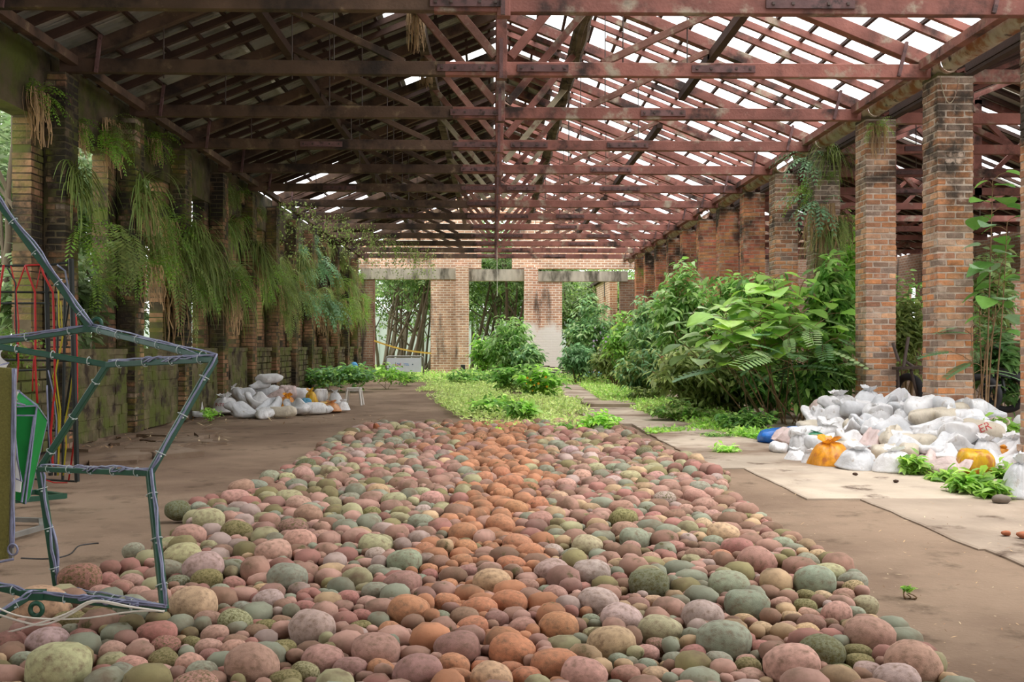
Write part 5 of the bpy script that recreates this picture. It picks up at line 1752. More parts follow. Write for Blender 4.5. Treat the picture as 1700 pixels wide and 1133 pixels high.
def build_cage():
    t = empty('wire_cage', (P(60, 800, 12.0).x, 12.0, 0), 'tall black steel cage hung with red and yellow cables, before the mossy wall', 'sculpture')
    st = M['black_steel']

    def bar(a, b, w=.022):
        mb = MB(); mb.tube([a, b], w / 2 * 1.2, 6); mb.build('bar', st, t)
    for (x, y0, x1, y1, Y, w) in ((77, 440, 84, 790, 12.0, .045), (118, 430, 128, 800, 11.9, .05), (108, 470, 104, 800, 12.6, .03), (-8, 440, -8, 800, 12.0, .03), (97, 470, 92, 790, 12.7, .025)):
        bar(P(x, y0, Y), P(x1, y1, Y), w)
    for (x0, y0, x1, y1, Y) in ((-20, 442, 74, 441, 12.0), (-20, 485, 120, 486, 12.0), (-20, 504, 84, 504, 12.5), (-20, 597, 124, 600, 12.0), (22, 616, 80, 614, 12.4), (76, 715, 124, 716, 12.0), (74, 441, 118, 436, 12.0), (58, 796, 128, 800, 12.0)):
        bar(P(x0, y0, Y), P(x1, y1, Y))
    bar(P(122, 600, 12), P(108, 690, 12.3), .03); bar(P(118, 480, 12), P(106, 560, 12.5), .02)

    def cab(pts, mat, r=.016, Y=11.95):
        mb = MB(); ps = []
        for i in range(len(pts) - 1):
            for q in range(4):
                f = q / 4
                ps.append(P(pts[i][0] + (pts[i + 1][0] - pts[i][0]) * f + 0.7 * noise.noise(Vector((i + f, pts[0][0], 3))), pts[i][1] + (pts[i + 1][1] - pts[i][1]) * f, Y))
        ps.append(P(*pts[-1], Y))
        mb.tube(ps, r * .62, 6); mb.build('%s_cable' % mat.split('_')[1], M[mat], t, smooth=True)
    cab([(42, 441), (68, 440)], 'cable_red', .018)
    cab([(42, 441), (58, 485), (59, 560), (58, 600), (62, 670)], 'cable_red', .022)
    cab([(68, 440), (72, 455), (88, 486), (90, 560), (92, 640), (84, 720), (88, 780)], 'cable_red', .022)
    cab([(42, 441), (26, 485), (25, 540), (31, 600), (26, 650)], 'cable_red', .014)
    cab([(18, 442), (26, 480), (31, 540), (30, 610), (22, 640)], 'cable_red', .014)
    cab([(6, 440), (0, 480), (-2, 520)], 'cable_red', .02)
    cab([(68, 442), (60, 480)], 'cable_red', .01)
    cab([(56, 596), (54, 650)], 'cable_red', .014)
    cab([(126, 515), (128, 600), (128, 690), (122, 740), (114, 798)], 'cable_red', .016)
    cab([(62, 785), (72, 796), (90, 802), (112, 802)], 'cable_red', .012)
    cab([(97, 480), (98, 540), (104, 560), (92, 620), (100, 680), (96, 790)], 'cable_yellow', .016)
    cab([(101, 500), (104, 560), (96, 600), (88, 625), (97, 690), (97, 785)], 'cable_yellow', .012)
    cab([(122, 610), (116, 660), (108, 700), (110, 740), (105, 790)], 'cable_yellow', .014)
    cab([(95, 440), (108, 450), (118, 500), (122, 560), (124, 640), (127, 720)], 'cable_clear', .018)
    cab([(12, 445), (26, 470), (26, 520), (28, 600)], 'cable_black', .016)
    cab([(80, 615), (88, 650), (94, 700), (92, 770)], 'cable_clear', .014)
    cab([(78, 640), (80, 700), (86, 780)], 'cable_clear', .016)


build_cage()


# ------------------------------------------------------------ small things on the floor
def build_small():
    # stool
    p = G(588, 673); s = 0.45
    t = empty('plastic_stool', (p.x, p.y, 0), 'white moulded plastic stool at the end of the wall-side sack pile', 'stool')
    w0, w1, h = .19, .25, .47
    mb = MB(); mb.box((p.x, p.y, h - .02), (w0 * 2, w0 * 2, .035)); mb.box((p.x, p.y, h - .06), (w0 * 2 - .03, w0 * 2 - .03, .06)); mb.build('seat', M['white_plastic'], t)
    for sx in (-1, 1):
        for sy in (-1, 1):
            mb = MB(); mb.beam((p.x + sx * (w0 - .03), p.y + sy * (w0 - .03), h - .04), (p.x + sx * (w1 - .03), p.y + sy * (w1 - .03), 0), .06, .05, ch=.01); mb.build('leg', M['white_plastic'], t)
    # bucket with a blue lid
    p = P(588, 628, 46.0); p.z = 0
    t = empty('bucket', tuple(p), 'cream bucket with a blue lump on top among the weeds by the end wall', 'bucket')
    mb = MB(); mb.tube([(p.x, p.y, 0), (p.x, p.y, .55), (p.x, p.y, .62)], [.2, .25, .26], 14); mb.build('tub', M['white_plastic'], t, smooth=True)
    mb = MB(); mb.tube([(p.x, p.y, .62), (p.x, p.y, .72), (p.x, p.y, .82), (p.x, p.y, .86)], [.16, .17, .12, .04], 10); mb.build('lid', M['blue_plastic'], t, smooth=True)
    # sign board
    Y = 49.5
    a = P(641, 592, Y); b = P(703, 625, Y)
    t = empty('sign_board', ((a.x + b.x) / 2, Y, 0), 'white sign board with rounded grey tube frame standing in the first doorway', 'sign')
    w = b.x - a.x; zt = a.z; zb = P(690, 619, Y).z
    mb = MB(); mb.box(((a.x + b.x) / 2 - .05, Y, (zt + zb) / 2 - .02), (w - .1, .03, zt - zb - .1)); mb.build('sign_face', M['board_white'], t)
    mb = MB(); rr = .14; pts = [Vector((a.x, Y, 0.05)), Vector((a.x, Y, zt - rr))]
    for i in range(1, 6): q = math.pi / 2 * i / 5; pts.append(Vector((a.x + rr - rr * math.cos(q), Y, zt - rr + rr * math.sin(q))))
    for i in range(0, 6): q = math.pi / 2 * i / 5; pts.append(Vector((b.x - rr + rr * math.sin(q), Y, zt - rr + rr * math.cos(q))))
    pts += [Vector((b.x, Y, .05))]
    mb.tube(pts, .04, 8); mb.build('tube_frame', M['grey_steel'], t, smooth=True)
    mb = MB(); mb.tube([(b.x, Y - .6, .04), (b.x, Y + .4, .04)], .04, 8); mb.tube([(a.x, Y - .6, .04), (a.x, Y + .4, .04)], .04, 8); mb.build('feet', M['grey_steel'], t)
    mk = MB(); c1 = P(656, 604.5, Y); c2 = P(665, 606.5, Y)
    fl = []
    for (x, y, wd, hh, c) in ((656.6, 604.5, 1.0, 5.0, 'ink_green'), (657, 606, 2.0, 4, 'ink_orange'), (660, 604, 2.2, 1.6, 'ink_blue'), (662.5, 604.6, 1.6, 2.6, 'ink_blue'), (665, 604.2, 1.4, 2.4, 'ink_red'), (660.5, 606.4, 3.2, 1.4, 'ink_red'), (664, 606.2, 3, 1.6, 'ink_red'), (674, 604.4, 8, 1.0, 'ink_blue'), (676, 606.4, 6, 1.2, 'ink_blue'), (671, 606.4, 2, .8, 'ink_green'), (685, 605.4, 2.4, 1.8, 'ink_dark')):
        fl.append((x, y, wd, hh, c))
    M['ink_orange'] = make_mat('orange_print', s2l(220, 120, 50), bump=0); M['ink_dark'] = make_mat('dark_print', s2l(50, 80, 100), bump=0)
    for (x, y, wd, hh, c) in fl:
        mb = MB(); q = P(x, y, Y - .02); k = Y / 1700
        n = max(1, int(wd / 1.2))
        for i in range(n):
            mb.box((q.x + (i - (n - 1) / 2) * wd / n * k, Y - .02, q.z), (wd / n * k * .72, .006, hh * k))
        mb.build('printed_mark', M[c], t, kind='stuff')
    # barrier tape
    mb = MB(); a = P(621, 566, END - .1); b = P(716, 587, END - .1)
    n = 10; vs = []; fs = []
    for i in range(n + 1):
        f = i / n; p = a.lerp(b, f) + Vector((0, 0, -.12 * math.sin(math.pi * f)))
        vs += [(p.x, p.y, p.z + .045), (p.x, p.y + .01, p.z - .045)]
    for i in range(n): fs.append((2 * i, 2 * i + 1, 2 * i + 3, 2 * i + 2))
    mb.add(vs, fs); tag(mb.build('barrier_tape', M['tape']), 'yellow barrier tape sloping across the first doorway', 'tape')
    # pile of planks and old tyres under the third doorway
    p = P(925, 618, 48); 
    t = empty('rubbish_heap', (p.x, 48, 0), 'low heap of old boards and tyres before the limewashed pier', 'rubbish')
    r = random.Random(4)
    for i in range(9):
        mb = MB(); x = p.x + r.uniform(-1.2, 1.2); mb.beam((x - r.uniform(.4, 1), 48 + r.uniform(-.5, .5), .1 + .07 * i), (x + r.uniform(.4, 1), 48 + r.uniform(-.5, .5), .1 + .07 * i + r.uniform(-.1, .1)), .18, .05); mb.build('board', M['wood_old'], t)
    for i in range(3):
        mb = MB(); mb.ring((p.x - 1 + i * .8, 47.4, .15 + .1 * (i % 2)), (r.uniform(-.2, .2), r.uniform(-.2, .2), 1), .26, .1, 18, 8); mb.build('tyre', M['rubber'], t, smooth=True)
    # blue bag
    o = SACKS[('plain', 2)]
    q = bpy.data.objects.new('plastic_bag', o); COL.objects.link(q); pp = P(985, 617, 46); q.location = (pp.x, 46, .1); q.scale = (.4, .35, .5); q.color = s2l(110, 180, 220)
    tag(q, 'pale blue plastic bag at the foot of the shrubs near the third doorway', 'bag', None, 'thing')
    # scrap between the columns
    t = empty('scrap_bench', (P(1477, 620, 18.6).x, 18.6, 0), 'rusty broken metal bench frame and wheel standing in the gap between two columns', 'scrap')
    mb = MB(); mb.beam(P(1486, 612, 18.6), P(1530, 610, 18.6), .3, .05); mb.build('seat_board', M['wood_old'], t)
    for (a, b) in (((1490, 612), (1492, 660)), ((1512, 614), (1524, 660)), ((1492, 600), (1482, 570)), ((1500, 610), (1508, 560)), ((1520, 612), (1500, 598))):
        mb = MB(); mb.tube([P(*a, 18.6), P(*b, 18.7)], .03, 6); mb.build('strut', M['iron'], t)
    mb = MB(); mb.ring(P(1510, 655, 18.9), (.9, .35, .1), .33, .07, 24, 8); mb.build('wheel', M['rubber'], t, smooth=True)
    t = empty('scrap_motorcycle', (P(1655, 665, 17.5).x + .8, 17.5, 0), 'dark wrecked motorcycle parts heaped beside the cut column', 'scrap')
    for (x, y, R) in ((1628, 655, .3), (1668, 650, .32)):
        mb = MB(); mb.ring(P(x, y, 17.4), (.7, .7, .1), R, .06, 24, 8); mb.build('wheel', M['rubber'], t, smooth=True)
        mb = MB(); c = P(x, y, 17.4)
        for k in range(8):
            a = k * math.pi / 8 * 2; v = Vector((-.7 * math.cos(a), .7 * math.cos(a), math.sin(a))).normalized() * R
            mb.tube([c, c + v], .006, 4)
        mb.build('spokes', M['iron'], t, kind='stuff')
    for (a, b) in (((1630, 640), (1668, 630)), ((1668, 650), (1658, 600)), ((1640, 625), (1690, 610)), ((1650, 660), (1690, 640)), ((1652, 576), (1682, 592)), ((1640, 660), (1660, 600))):
        mb = MB(); mb.tube([P(*a, 17.3), P(*b, 17.5)], .03, 6); mb.build('tube', M['black_steel'], t)
    mb = MB(); mb.box(P(1672, 622, 17.4), (.5, .25, .14), Matrix.Rotation(.3, 3, 'Y')); mb.build('seat', M['rubber'], t)
    mb = MB(); mb.beam(P(1640, 641, 17.2), P(1662, 640, 17.1), .22, .02); mb.build('mudguard', M['grey_steel'], t)
    # stones and crumbs on the concrete
    r = random.Random(8)
    for i, (px, py, s, lab) in enumerate(((1420, 792, .05, 'dark clod on the concrete in front of the sacks'), (1662, 838, .13, 'rounded grey rock at the edge of the weeds'), (1487, 804, .05, 'flat dark chip on the concrete past the clod'), (1670, 893, .06, 'brown brick crumb on the concrete near the picture edge'), (1699, 897, .08, 'orange brick fragment at the picture edge'), (1205, 793, .05, 'ochre dry scrap near the stones'))):
        V, F = stone_shape(300 + i, 2, .2); p = G(px, py)
        o = bpy.data.objects.new('rock', np_mesh('rock', V, F, M['slab'], smooth=True)); COL.objects.link(o)
        s *= .65; o.scale = (s, s * .8, s * .55); o.location = (p.x, p.y, s * .4 + .02); o.color = s2l(*((120, 110, 100) if 'grey' in lab else (70, 54, 44) if 'dark' in lab else (176, 110, 80)))
        tag(o, lab, 'rock', None, 'thing')
    # dry litter
    mb = MB()
    for i in range(650):
        q = r.random()
        if q < .45: p = G(r.uniform(110, 380), r.uniform(694, 745))
        elif q < .6: p = G(r.uniform(300, 640), r.uniform(690, 705))
        else: p = G(r.uniform(1210, 1700), r.uniform(800, 1130))
        s = r.uniform(.01, .035) if q < .6 else r.uniform(.003, .009)
        a = r.uniform(0, 6.28); z = .02 if q < .6 else .034
        d = Vector((math.cos(a), math.sin(a), r.uniform(-.1, .4))) * s * r.uniform(1.5, 4); n = Vector((-math.sin(a), math.cos(a), 0)) * s * .6
        c = s2l(*r.choice(((190, 160, 120), (160, 124, 90), (120, 94, 70), (205, 186, 150))))
        p.z = z
        mb.add([tuple(p - d), tuple(p + n), tuple(p + d), tuple(p - n)], [(0, 1, 2, 3)], c)
    tag(mb.build('leaf_litter', M['litter']), 'dry leaf and twig litter scattered on the floor', 'litter', kind='stuff')


build_small()


# ------------------------------------------------------------ plants
def leaf_arrays(pos, d, nrm, L, W, cols, fold=0.18, droop=0.25, simple=False):
    """many leaves at once. pos,d,nrm (n,3); L,W (n,); cols (n,3)"""
    d = d / (np.linalg.norm(d, axis=1, keepdims=True) + 1e-9)
    s = np.cross(d, nrm); s /= (np.linalg.norm(s, axis=1, keepdims=True) + 1e-9)
    u = np.cross(s, d)
    L = L[:, None]; W = W[:, None]
    n = len(pos)
    if simple:
        v = [pos, pos + d * L * .5 + s * W * .5 - u * L * .03, pos + d * L - u * L * droop, pos + d * L * .5 - s * W * .5 - u * L * .03]
        k = 4; tri = np.array([[0, 1, 3], [1, 2, 3]])
    else:
        v = [pos, pos + d * L * .3 + s * W * .5 + u * W * fold, pos + d * L * .3 - s * W * .5 + u * W * fold,
             pos + d * L * .34, pos + d * L * .68 + s * W * .36 + u * W * fold - u * L * droop * .35, pos + d * L * .68 - s * W * .36 + u * W * fold - u * L * droop * .35,
             pos + d * L * .7 - u * L * droop * .4, pos + d * L - u * L * droop]
        k = 8; tri = np.array([[0, 1, 3], [0, 3, 2], [1, 4, 6], [1, 6, 3], [3, 6, 5], [3, 5, 2], [4, 7, 6], [6, 7, 5]])
    V = np.stack(v, 1).reshape(-1, 3)
    F = (tri[None] + (np.arange(n) * k)[:, None, None]).reshape(-1, 3)
    C = np.repeat(cols, k, axis=0)
    return V, F, C


GREENS = [(112, 150, 66), (94, 136, 62), (128, 164, 78), (84, 122, 60), (142, 172, 88)]


def pick_cols(rs, n, pal, dark=1.0):
    P_ = np.array([s2l(*c)[:3] for c in pal])
    return P_[rs.randint(0, len(pal), n)] * rs.uniform(.8, 1.15, (n, 1)) * dark * 1.75


def foliage_points(rs, c, rad, n_tw, per, L, droop, up=0.3, twig=0.5):
    """leaves along twigs that leave the crown's inner part"""
    d = rs.normal(size=(n_tw, 3)); d /= np.linalg.norm(d, axis=1, keepdims=True)
    d[:, 2] = np.abs(d[:, 2]) * (1 - .3) + d[:, 2] * .3
    rr = rs.uniform(.35, 1.0, (n_tw, 1)) ** .6
    d[:, 2] = np.where(rs.uniform(size=n_tw) < .3, -np.abs(d[:, 2]), d[:, 2])
    tip = np.array(c) + d * rr * np.array(rad)
    td = d * np.array([1, 1, .6]) + np.array([0, 0, up]) + rs.normal(size=(n_tw, 3)) * .35
    td /= np.linalg.norm(td, axis=1, keepdims=True)
    f = np.tile(np.linspace(0, 1, per), n_tw)
    T = np.repeat(tip, per, axis=0); D = np.repeat(td, per, axis=0)
    base = T - D * (1 - f)[:, None] * L * per * .28 * twig * 2
    base[:, 2] -= (f ** 2) * L * droop * .6
    side = np.cross(D, np.array([0, 0, 1.0])); side /= (np.linalg.norm(side, axis=1, keepdims=True) + 1e-9)
    sg = np.where(np.arange(len(f)) % 2 == 0, 1, -1)[:, None]
    ld = D * .55 + side * sg * .8 + rs.normal(size=D.shape) * .25
    ld[:, 2] -= droop
    nr = np.array([0, 0, 1.0]) + rs.normal(size=D.shape) * .35
    return base, ld, nr, tip


def shrub(name, base, h, rad, n_tw, per, L, W, pal, label, cat, group=None, droop=.5, seed=0, stems=4, stem_r=.02, lift=None, simple=False, kind=None, dark=1.0, mat='leaf', leafn='foliage'):
    rs = np.random.RandomState(seed)
    t = empty(name, tuple(base), label, cat, group, kind or 'thing')
    c = (base[0], base[1], base[2] + h - rad[2] * 1.0 if lift is None else base[2] + lift)
    pos, d, nr, tip = foliage_points(rs, c, rad, n_tw, per, L, droop)
    n = len(pos)
    pos[:, 2] = np.maximum(pos[:, 2], base[2] + 0.04)
    V, F, C = leaf_arrays(pos, d, nr, L * rs.uniform(.65, 1.2, n), W * rs.uniform(.7, 1.15, n), pick_cols(rs, n, pal, dark), droop=.2, simple=simple)
    V = V - np.array(base)
    V[:, 2] = np.maximum(V[:, 2], 0.01)
    link_mesh(leafn, np_mesh(leafn, V, F, M[mat], C), t, 'stuff')
    for i in range(stems):
        mb = MB()
        e = tip[rs.randint(len(tip))]
        b = np.array([base[0] + rs.uniform(-.12, .12) * rad[0], base[1] + rs.uniform(-.12, .12) * rad[0], base[2] - .03])
        m = (b + e) / 2 + np.array([rs.uniform(-.1, .1), rs.uniform(-.1, .1), .1 * h])
        pts = [Vector(b).lerp(Vector(m), f) .lerp(Vector(m).lerp(Vector(e), f), f) for f in np.linspace(0, 1, 7)]
        mb.tube(pts, [stem_r * (1 - .65 * f) for f in np.linspace(0, 1, 7)], 5)
        mb.build('stem', M['stem'], t)
    return t


def big_leaf(n=7, shape='round'):
    """one broad leaf along +X, slightly cupped and folded, unit length"""
    V = []; F = []
    m = 6
    for i in range(n + 1):
        f = i / n
        if shape == 'round': w = .47 * math.sin(math.pi * min(.985, .06 + .92 * f) ** .8) ** .75 * (1.0 - .35 * max(0, f - .75) / .25)
        elif shape == 'lance': w = .19 * math.sin(math.pi * (.04 + .95 * f)) ** .8
        for j in range(m + 1):
            q = -1 + 2 * j / m
            z = .14 * abs(q) * w * 2 - .16 * f * f - .05 * q * q + .012 * math.sin(f * 22) * abs(q)
            V.append((f, q * w, z))
    for i in range(n):
        for j in range(m): F.append((i * (m + 1) + j, (i + 1) * (m + 1) + j, (i + 1) * (m + 1) + j + 1, i * (m + 1) + j + 1))
    return np_mesh('leaf', V, F, M['leaf_obj'], smooth=True)


def pinnate(n=11, W=.3, l=.28, wl=.1):
    """a feather leaf along +X, unit length, with rounded leaflets"""
    mb = MB()
    for i in range(n):
        f = .12 + .86 * i / (n - 1)
        z = -.22 * f * f
        for s in (-1, 1):
            b = Vector((f, 0, z)); d = Vector((.35, s, -.12)).normalized() * l * (1 - .5 * abs(f - .45)); w = Vector((1, -s * .2, 0)).normalized() * wl * .5
            mb.add([tuple(b), tuple(b + d * .35 + w), tuple(b + d * .8 + w * .9), tuple(b + d), tuple(b + d * .8 - w * .9), tuple(b + d * .35 - w)], [(0, 1, 2, 3, 4, 5)])
    mb.beam((0, 0, .0), (.5, 0, -.055), .012, .01); mb.beam((.5, 0, -.055), (1, 0, -.22), .01, .008)
    return mb.mesh('leaf', M['leaf_obj'])


LEAF_R = [big_leaf(7, 'round'), big_leaf(6, 'round')]
LEAF_L = [big_leaf(6, 'lance')]
LEAF_P = [pinnate(11), pinnate(9, l=.3, wl=.11)]


def leafy_plant(base, stems, label, seed, pal, meshes, L, group=None, cat='shrub', name='broad_leaf_shrub'):
    """plant whose leaves are each an object. stems: list of (tip point, number of leaves)"""
    r = random.Random(seed)
    t = empty(name, tuple(base), label, cat, group, 'thing')
    off = Vector(base)
    for tip, n in stems:
        tip = Vector(tip); b = Vector((base[0] + r.uniform(-.25, .25), base[1] + r.uniform(-.2, .2), base[2]))
        m = (b + tip) / 2 + Vector((r.uniform(-.08, .08), r.uniform(-.08, .08), .12))
        pts = [b.lerp(m, f).lerp(m.lerp(tip, f), f) for f in [i / 8 for i in range(9)]]
        mb = MB(); mb.tube(pts, [.016 - .011 * i / 8 for i in range(9)], 6); mb.build('stem', M['stem'], t)
        for i in range(n):
            f = 1 - .5 * (i / n) ** 1.2
            k = f * 8; a = pts[int(min(7, k))].lerp(pts[int(min(7, k)) + 1], k - int(min(7, k)))
            az = i * 2.4 + r.uniform(-.4, .4)
            el = r.uniform(.02, .5) if i > 2 else r.uniform(.4, .9)
            pet = Vector((math.cos(az) * math.cos(el), math.sin(az) * math.cos(el), math.sin(el)))
            Lf = L * r.uniform(.65, 1.15) * (1 if i > 2 else .7)
            st = a + pet * Lf * r.uniform(.35, .8)
            mb = None
            o = bpy.data.objects.new('leaf', r.choice(meshes)); COL.objects.link(o); o.parent = t
            o.location = st - off
            tilt = r.uniform(-.45, .25)
            X = Vector((math.cos(az + r.uniform(-.3, .3)), math.sin(az + r.uniform(-.3, .3)), tilt)).normalized()
            Zv = Vector((r.uniform(-.25, .25), r.uniform(-.35, .1), 1)).normalized(); Yv = Zv.cross(X).normalized(); Zv = X.cross(Yv)
            o.rotation_euler = Matrix((X, Yv, Zv)).transposed().to_euler()
            o.scale = (Lf, Lf * r.uniform(.85, 1.1), Lf)
            c = s2l(*r.choice(pal)); g = r.uniform(1.1, 1.5); o.color = tuple(min(1, v * g) for v in c[:3]) + (1,)
            mb = MB(); mb.tube([a, a.lerp(st, .5) + Vector((0, 0, .02)), st + X * .02], .006, 4); mb.build('leaf_stalk', M['stem'], t)
    return t


BRIGHT = [(146, 186, 74), (128, 172, 70), (160, 194, 98), (118, 158, 72), (150, 180, 104)]
PALE = [(148, 172, 120), (132, 160, 104), (158, 180, 130), (116, 146, 88)]
MIDG = [(106, 146, 66), (92, 132, 60), (124, 158, 82), (138, 168, 92), (80, 116, 54)]
DARKG = [(70, 104, 52), (58, 90, 46), (86, 118, 62), (98, 128, 74)]
OLIVEG = [(120, 134, 76), (104, 120, 66), (136, 148, 88), (92, 108, 58)]
COOLG = [(104, 140, 96), (90, 126, 84), (124, 156, 112), (78, 112, 72)]


def build_big_shrubs():
    # the broad-leaved shrub in front, several stems from one foot
    Y = 20.4
    b = P(1290, 706, Y); b.z = 0
    tips = [(P(1285, 465, Y), 20), (P(1240, 485, Y - .3), 19), (P(1330, 475, Y + .2), 19), (P(1200, 515, Y - .5), 18), (P(1375, 505, Y), 18), (P(1260, 520, Y - .8), 18), (P(1310, 525, Y - .9), 18), (P(1400, 545, Y - .2), 12), (P(1180, 545, Y - .6), 14)]
    leafy_plant(b, tips, 'bright broad-leaved shrub with heart-shaped leaves on bare stems beside the big sack pile', 1, BRIGHT, LEAF_R, .5)
    b2 = P(1255, 700, Y + .5); b2.z = 0
    leafy_plant(b2, [(P(1150, 520, Y + 1), 11), (P(1180, 560, Y + .3), 9), (P(1120, 555, Y + 1.2), 9), (P(1210, 500, Y + 1.4), 10)], 'second broad-leaved shrub, paler, behind the bright heart-leaved one', 2, PALE, LEAF_R, .46)
    b3 = P(1318, 712, Y - .4); b3.z = 0
    leafy_plant(b3, [(P(1250, 545, Y - 1), 7), (P(1345, 550, Y - 1), 8), (P(1370, 570, Y - .8), 7), (P(1225, 580, Y - 1), 6), (P(1300, 560, Y - 1.3), 6)], 'young tree with feather-shaped leaves growing through the broad-leaved shrub', 3, COOLG + PALE, LEAF_P, .85, name='feather_leaf_sapling', cat='sapling')
    # sapling in the gap by the thick column
    c = P(1640, 690, 15.6); c.z = 0
    leafy_plant(c, [(P(1648, 300, 15.0), 16), (P(1672, 370, 15.0), 9), (P(1662, 440, 15.2), 6)], 'tall thin sapling with broad glossy leaves in the gap beside the cut column', 4, [(110, 158, 70), (92, 140, 62), (128, 160, 120)], LEAF_R, .4, name='glossy_sapling', cat='sapling')
    leafy_plant(P(1630, 680, 15.9) * 1.0 - Vector((0, 0, P(1630, 680, 15.9).z)), [(P(1625, 500, 15.6), 7), (P(1612, 545, 15.4), 6), (P(1640, 560, 15.6), 6), (P(1655, 520, 15.9), 5)], 'grey-green sapling with feather leaves in front of the mossy-topped column', 5, COOLG, LEAF_P, .46, name='feather_leaf_sapling', cat='sapling')
    # drooping-leaved trees along the columns: px, base py hint, Y, height px top, half width px, palette, label
    data = [
        (1385, 20.9, 400, 50, 640, MIDG, 'drooping-leaved small tree before the fern-covered column', 150),
        (1270, 22.8, 425, 80, 660, MIDG, 'drooping-leaved tree rising behind the broad-leaved shrub, before the clean orange column', 200),
        (1135, 27.0, 418, 62, 640, PALE + MIDG, 'tall pale drooping-leaved tree, topmost of the shrubs along the columns', 210),
        (1205, 25.0, 432, 56, 650, MIDG, 'drooping-leaved tree between the tall pale one and the broad-leaved shrub', 150),
        (1090, 31.0, 472, 62, 640, PALE + COOLG, 'rounded pale green shrub next along from the tall pale tree', 170),
        (1040, 37.0, 505, 40, 632, BRIGHT + MIDG, 'light green shrub at the far end of the row along the columns', 110),
        (1160, 23.0, 560, 85, 690, OLIVEG, 'dense olive undergrowth shrub under the tall pale tree', 240),
        (1075, 29.0, 570, 60, 670, OLIVEG + COOLG, 'feathery grey-olive shrub beside the concrete path', 190),
        (1370, 19.8, 560, 60, 690, DARKG + MIDG, 'dark leafy shrub behind the back of the big sack pile', 160),
        (985, 44.0, 480, 52, 625, COOLG + PALE, 'blue-green bush in front of the third doorway', 210),
        (1020, 41.0, 560, 45, 628, OLIVEG, 'strappy olive weeds heaped below the third doorway bush', 140),
        (848, 44.5, 515, 46, 622, PALE + MIDG, 'dense drooping bush standing in the middle doorway', 240),
        (806, 45.5, 548, 26, 622, BRIGHT + MIDG, 'lower bush leaning out of the drooping bush in the middle doorway', 90),
        (878, 43.5, 560, 30, 622, COOLG + PALE, 'low drooping bush against the limewashed pier, beside the middle doorway', 110),
        (1290, 22.4, 585, 72, 708, DARKG + MIDG, 'dark undergrowth behind the bare stems of the broad-leaved shrub', 150),
        (1215, 23.5, 600, 60, 706, DARKG + OLIVEG, 'dark undergrowth below the drooping-leaved trees, next to the path', 130),
        (960, 42.0, 560, 34, 628, COOLG, 'low blue-green bush beside the limewashed pier', 120),
    ]
    for i, (px, Y, ty, hw, by, pal, lab, ntw) in enumerate(data):
        k = Y / 1700
        h = (574 - ty) * k + 1.6; rx = hw * k
        lowz = max(.1, 1.6 - (by - 574) * k) - .5 * (i == 11)
        rz = (h - lowz) / 2
        b = P(px, 600, Y); b.z = 0
        Ls = {0: .28, 1: .28, 2: .28, 3: .28}.get(i, .25 if Y < 36 else .3); ntw = int(ntw * 1.45)
        shrub('drooping_shrub' if i not in (6, 7, 10) else 'weedy_shrub', b, h, (rx, rx * .8, rz), ntw, 8, Ls, Ls * .36, pal, lab, 'shrub', None, .65, 60 + i, 4, .03, lowz + rz, False)
    # shrubs and trees in the side hall, seen between the columns
    for i, (px, Y, ty, hw, by, pal, lab) in enumerate((
            (1648, 21.0, 380, 40, 600, OLIVEG + PALE, 'pale fine-leaved tree in the side hall between the two close columns'),
            (1660, 17.6, 520, 45, 680, DARKG, 'dark bushy plant low in the side hall beside the wreck'),
            (1508, 22.0, 470, 34, 640, OLIVEG, 'thin olive bush in the side hall behind the bench frame'),
            (1500, 34.0, 430, 60, 640, MIDG, 'leafy tree deep in the side hall'),
            (1410, 26.0, 330, 36, 560, BRIGHT, 'bright palm-like tree in the side hall behind the fern column'),
            (1600, 40.0, 430, 80, 640, MIDG, 'far green tree at the back of the side hall'))):
        k = Y / 1700; h = (574 - ty) * k + 1.6; lowz = max(.1, 1.6 - (by - 574) * k); rz = (h - lowz) / 2
        b = P(px, 600, Y); b.z = 0
        shrub('side_hall_bush', b, h, (hw * k, hw * k, rz), 110, 8, .26, .1, pal, lab, 'bush', None, .4, 160 + i, 4, .03, lowz + rz)


build_big_shrubs()


# ------------------------------------------------------------ hanging ferns on the wall
def frond_cluster(seed, nf, L, droop, pin=20, pal_mat=None, spread=.8):
    """fronds leaving the origin towards +X, arching out and hanging; returns V,F"""
    rs = random.Random(seed)
    Vs = []; Fs = []
    b = 0
    for q in range(nf):
        az = rs.uniform(-1.35, 1.35) * spread; el = rs.uniform(-.2, .9)
        Lf = L * rs.uniform(.55, 1.1)
        p = Vector((rs.uniform(-.02, .08), rs.uniform(-.15, .15), rs.uniform(-.15, .15)))
        v = Vector((math.cos(az) * math.cos(el), math.sin(az) * math.cos(el), math.sin(el)))
        step = Lf / pin
        for i in range(pin):
            f = i / pin
            v = (v + Vector((-.02, 0, -droop * (0.08 + .25 * f)))).normalized()
            n = p + v * step
            s = v.cross(Vector((0, 0, 1)))
            if s.length < .1: s = Vector((-math.sin(az), math.cos(az), 0))
            s.normalize()
            wl = Lf * .12 * math.sin(math.pi * (.08 + .88 * f)) ** .7
            for sg in (-1, 1):
                d = (s * sg + v * .45 + Vector((0, 0, -.25))).normalized() * wl
                w = v * step * .38
                Vs += [tuple(p), tuple(p + d * .5 + w), tuple(p + d), tuple(p + d * .5 - w * .6)]
                Fs.append((b, b + 1, b + 2, b + 3)); b += 4
            p = n
    return Vs, Fs


